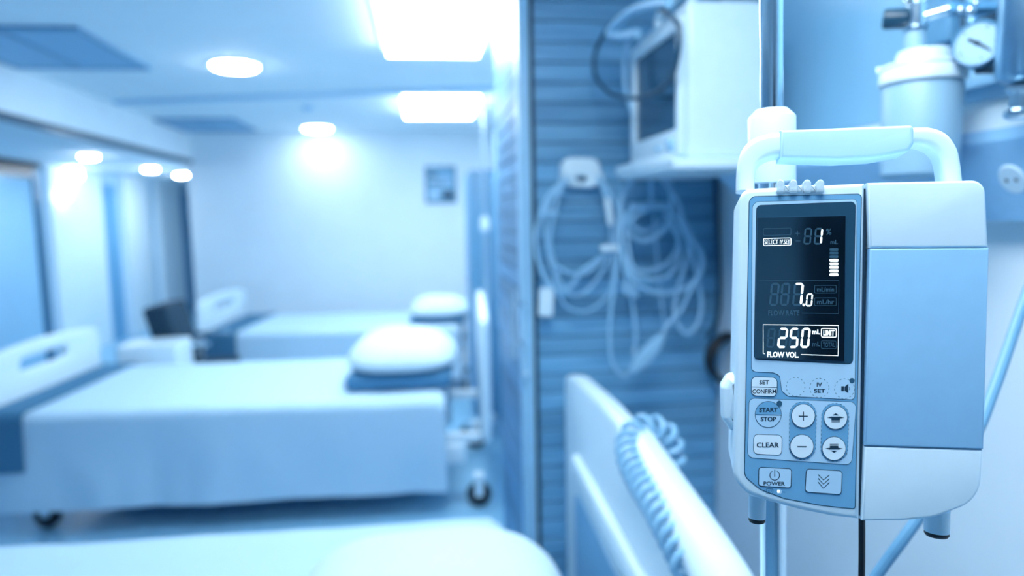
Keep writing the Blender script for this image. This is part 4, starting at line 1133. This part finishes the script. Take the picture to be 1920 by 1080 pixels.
ptext(lit, 'FLOW VOL.', 1438, 1497, 659, 669.5, TS, M_lit, 0.03, -0.8)
pb(lit, 'lit_readout', scr, smooth=False); pb(dim, 'unlit_segments', scr, smooth=False)

# handle
yh = 0.028
outer_h = [(1382, 356), (1384, 310), (1392, 280), (1410, 260), (1436, 250), (1470, 246), (1590, 242), (1712, 237), (1750, 238), (1778, 250), (1796, 274), (1804, 305), (1809, 348)]
inner_h = [(1416, 356), (1416, 330), (1420, 315), (1430, 302), (1446, 294), (1472, 290), (1590, 281), (1700, 270), (1728, 270), (1748, 276), (1762, 290), (1769, 312), (1773, 348)]
OH = spline([(a, b, 0) for a, b in outer_h], 6); IH = spline([(a, b, 0) for a, b in inner_h], 6)
mb = MB(); RR = []
for o_, i_ in zip(OH, IH):
    po, pi_ = U(o_.x, o_.y, yh), U(i_.x, i_.y, yh)
    dx, dz = pi_[0] - po[0], pi_[1] - po[1]; L_ = math.hypot(dx, dz)
    cs = roundpoly([(0, 0), (L_, 0), (L_, 0.026), (0, 0.026)], 0.005, 4)
    RR.append([(po[0] + dx / L_ * a, yh + b, po[1] + dz / L_ * a) for a, b in cs])
mb.rings(RR, M_pump); hd = pb(mb, 'handle')
gp_ = roundpoly([(1462, 244.5), (1713, 234.5), (1713, 270), (1702, 285), (1640, 296), (1570, 300), (1462, 297)], [0, 8, 14, 14, 40, 60, 0], 6)
mb = MB(); mb.prism(UU(gp_, yh), yh - 0.002, yh + 0.029, M_grip, 0.003, both=True); pb(mb, 'grip', hd)
# clear tube comb on the top edge
mb = MB()
for x in (1463, 1487, 1512.5, 1537): mb.prism(rp([(x - 7, 343), (x - 3, 338), (x + 3, 338), (x + 7, 343), (x + 7, 362), (x - 7, 362)], 2, 3), -0.004, 0.010, M_comb, 0.001)
for x in (1475, 1499.5, 1524.5): mb.prism(rp([(x - 5, 348), (x + 5, 348), (x + 5, 360), (x - 5, 360)], 1, 2), -0.002, 0.008, M_comb, 0.0008)
pb(mb, 'tube_comb')
# clamp knob at the left side and clamp body behind
mb = MB(); mb.prism(rp([(1350, 722), (1363, 702), (1400, 698), (1400, 806), (1368, 803), (1352, 780)], [14, 10, 2, 2, 10, 14], 5, 0.035), 0.02, 0.052, M_pump, 0.007, both=True); pb(mb, 'clamp_knob')
# feet
def foot(px, y, py0, py1, r):
    a = U(px, py0, y); b = U(px, py1, y)
    mb = MB(); mb.lathe([(r * 1.02, 0.0), (r, a[1] - b[1] - 0.0035), (r * 0.9, a[1] - b[1] - 0.003)], (a[0], y, a[1]), (0, 0, -1), M_pump, 24); f_ = pb(mb, 'foot')
    mb = MB(); mb.lathe([(r * 0.98, 0.0), (r * 0.98, 0.003), (r * 0.85, 0.0045), (0, 0.0045)], (a[0], y, b[1] + 0.0045), (0, 0, -1), M_black, 24); pb(mb, 'rubber_tip', f_)
foot(1420, 0.03, 928, 979, 0.0066); foot(1757, 0.03, 955, 1005, 0.0085)
# the pole clamp
mb = MB(); mb.box((U(1405, 700, 0.09)[0], 0.0855, U(1405, 800, 0.09)[1]), (U(1500, 700, 0.09)[0], 0.105, U(1405, 690, 0.09)[1]), M_white, 0.004); pb(mb, 'clamp_jaw')

# ------------------------------------------------------------------ IV stand carrying the pump
PD = 0.625
pb_ = W(1446, 300, D=PD)
z_col = W(1449, 250, D=PD).z
ivs = iv_stand('chrome IV stand pole with white collar carrying the infusion pump', Vector((pb_.x, pb_.y, 0)), z_col + 0.005, 2.1, 0.0102, 0.0122, lr=0.22, rot=math.radians(-90))
mb = MB(); zt_ = W(1449, 205, D=PD).z
mb.lathe([(0.0128, -0.045), (0.0208, -0.044), (0.0208, zt_ - z_col - 0.008), (0.0195, zt_ - z_col - 0.006), (0.0135, zt_ - z_col), (0.0104, zt_ - z_col)], (pb_.x, pb_.y, z_col), (0, 0, 1), M_pump, 36); mb.build('collar', ivs)

# the loaded stand leans by a degree or so
_ax = R3 @ Vector((0, 0, -1)); _ax.z = 0; _ax.normalize()
_pv = Vector((pb_.x, pb_.y, z_col)); _L = Matrix.Rotation(math.radians(-1.3), 4, _ax)
ivs.matrix_basis = Matrix.Translation(_pv) @ _L @ Matrix.Translation(-_pv) @ ivs.matrix_basis
ivs.location.z = 0.0

# cords behind and below the pump
mb = MB(); mb.tube(spline([W(1616, 955, D=0.57), W(1616, 1040, D=0.57), W(1615, 1140, D=0.57), W(1612, 1600, D=0.57)], 8), 0.0026, M_black, 10)
tag(mb.build('pump_cord'), 'thin black cord hanging straight down under the pump', 'cord')
mb = MB(); mb.tube(spline([W(1985, 395, D=0.85), W(1920, 568, D=0.82), W(1862, 735, D=0.78), W(1820, 830, D=0.76), W(1712, 985, D=0.74), W(1650, 1070, D=0.74), W(1560, 1200, D=0.74)], 8), 0.0062, M_hose, 10)
tag(mb.build('drip_tube'), 'grey cord slanting down behind the pump at right', 'cord')
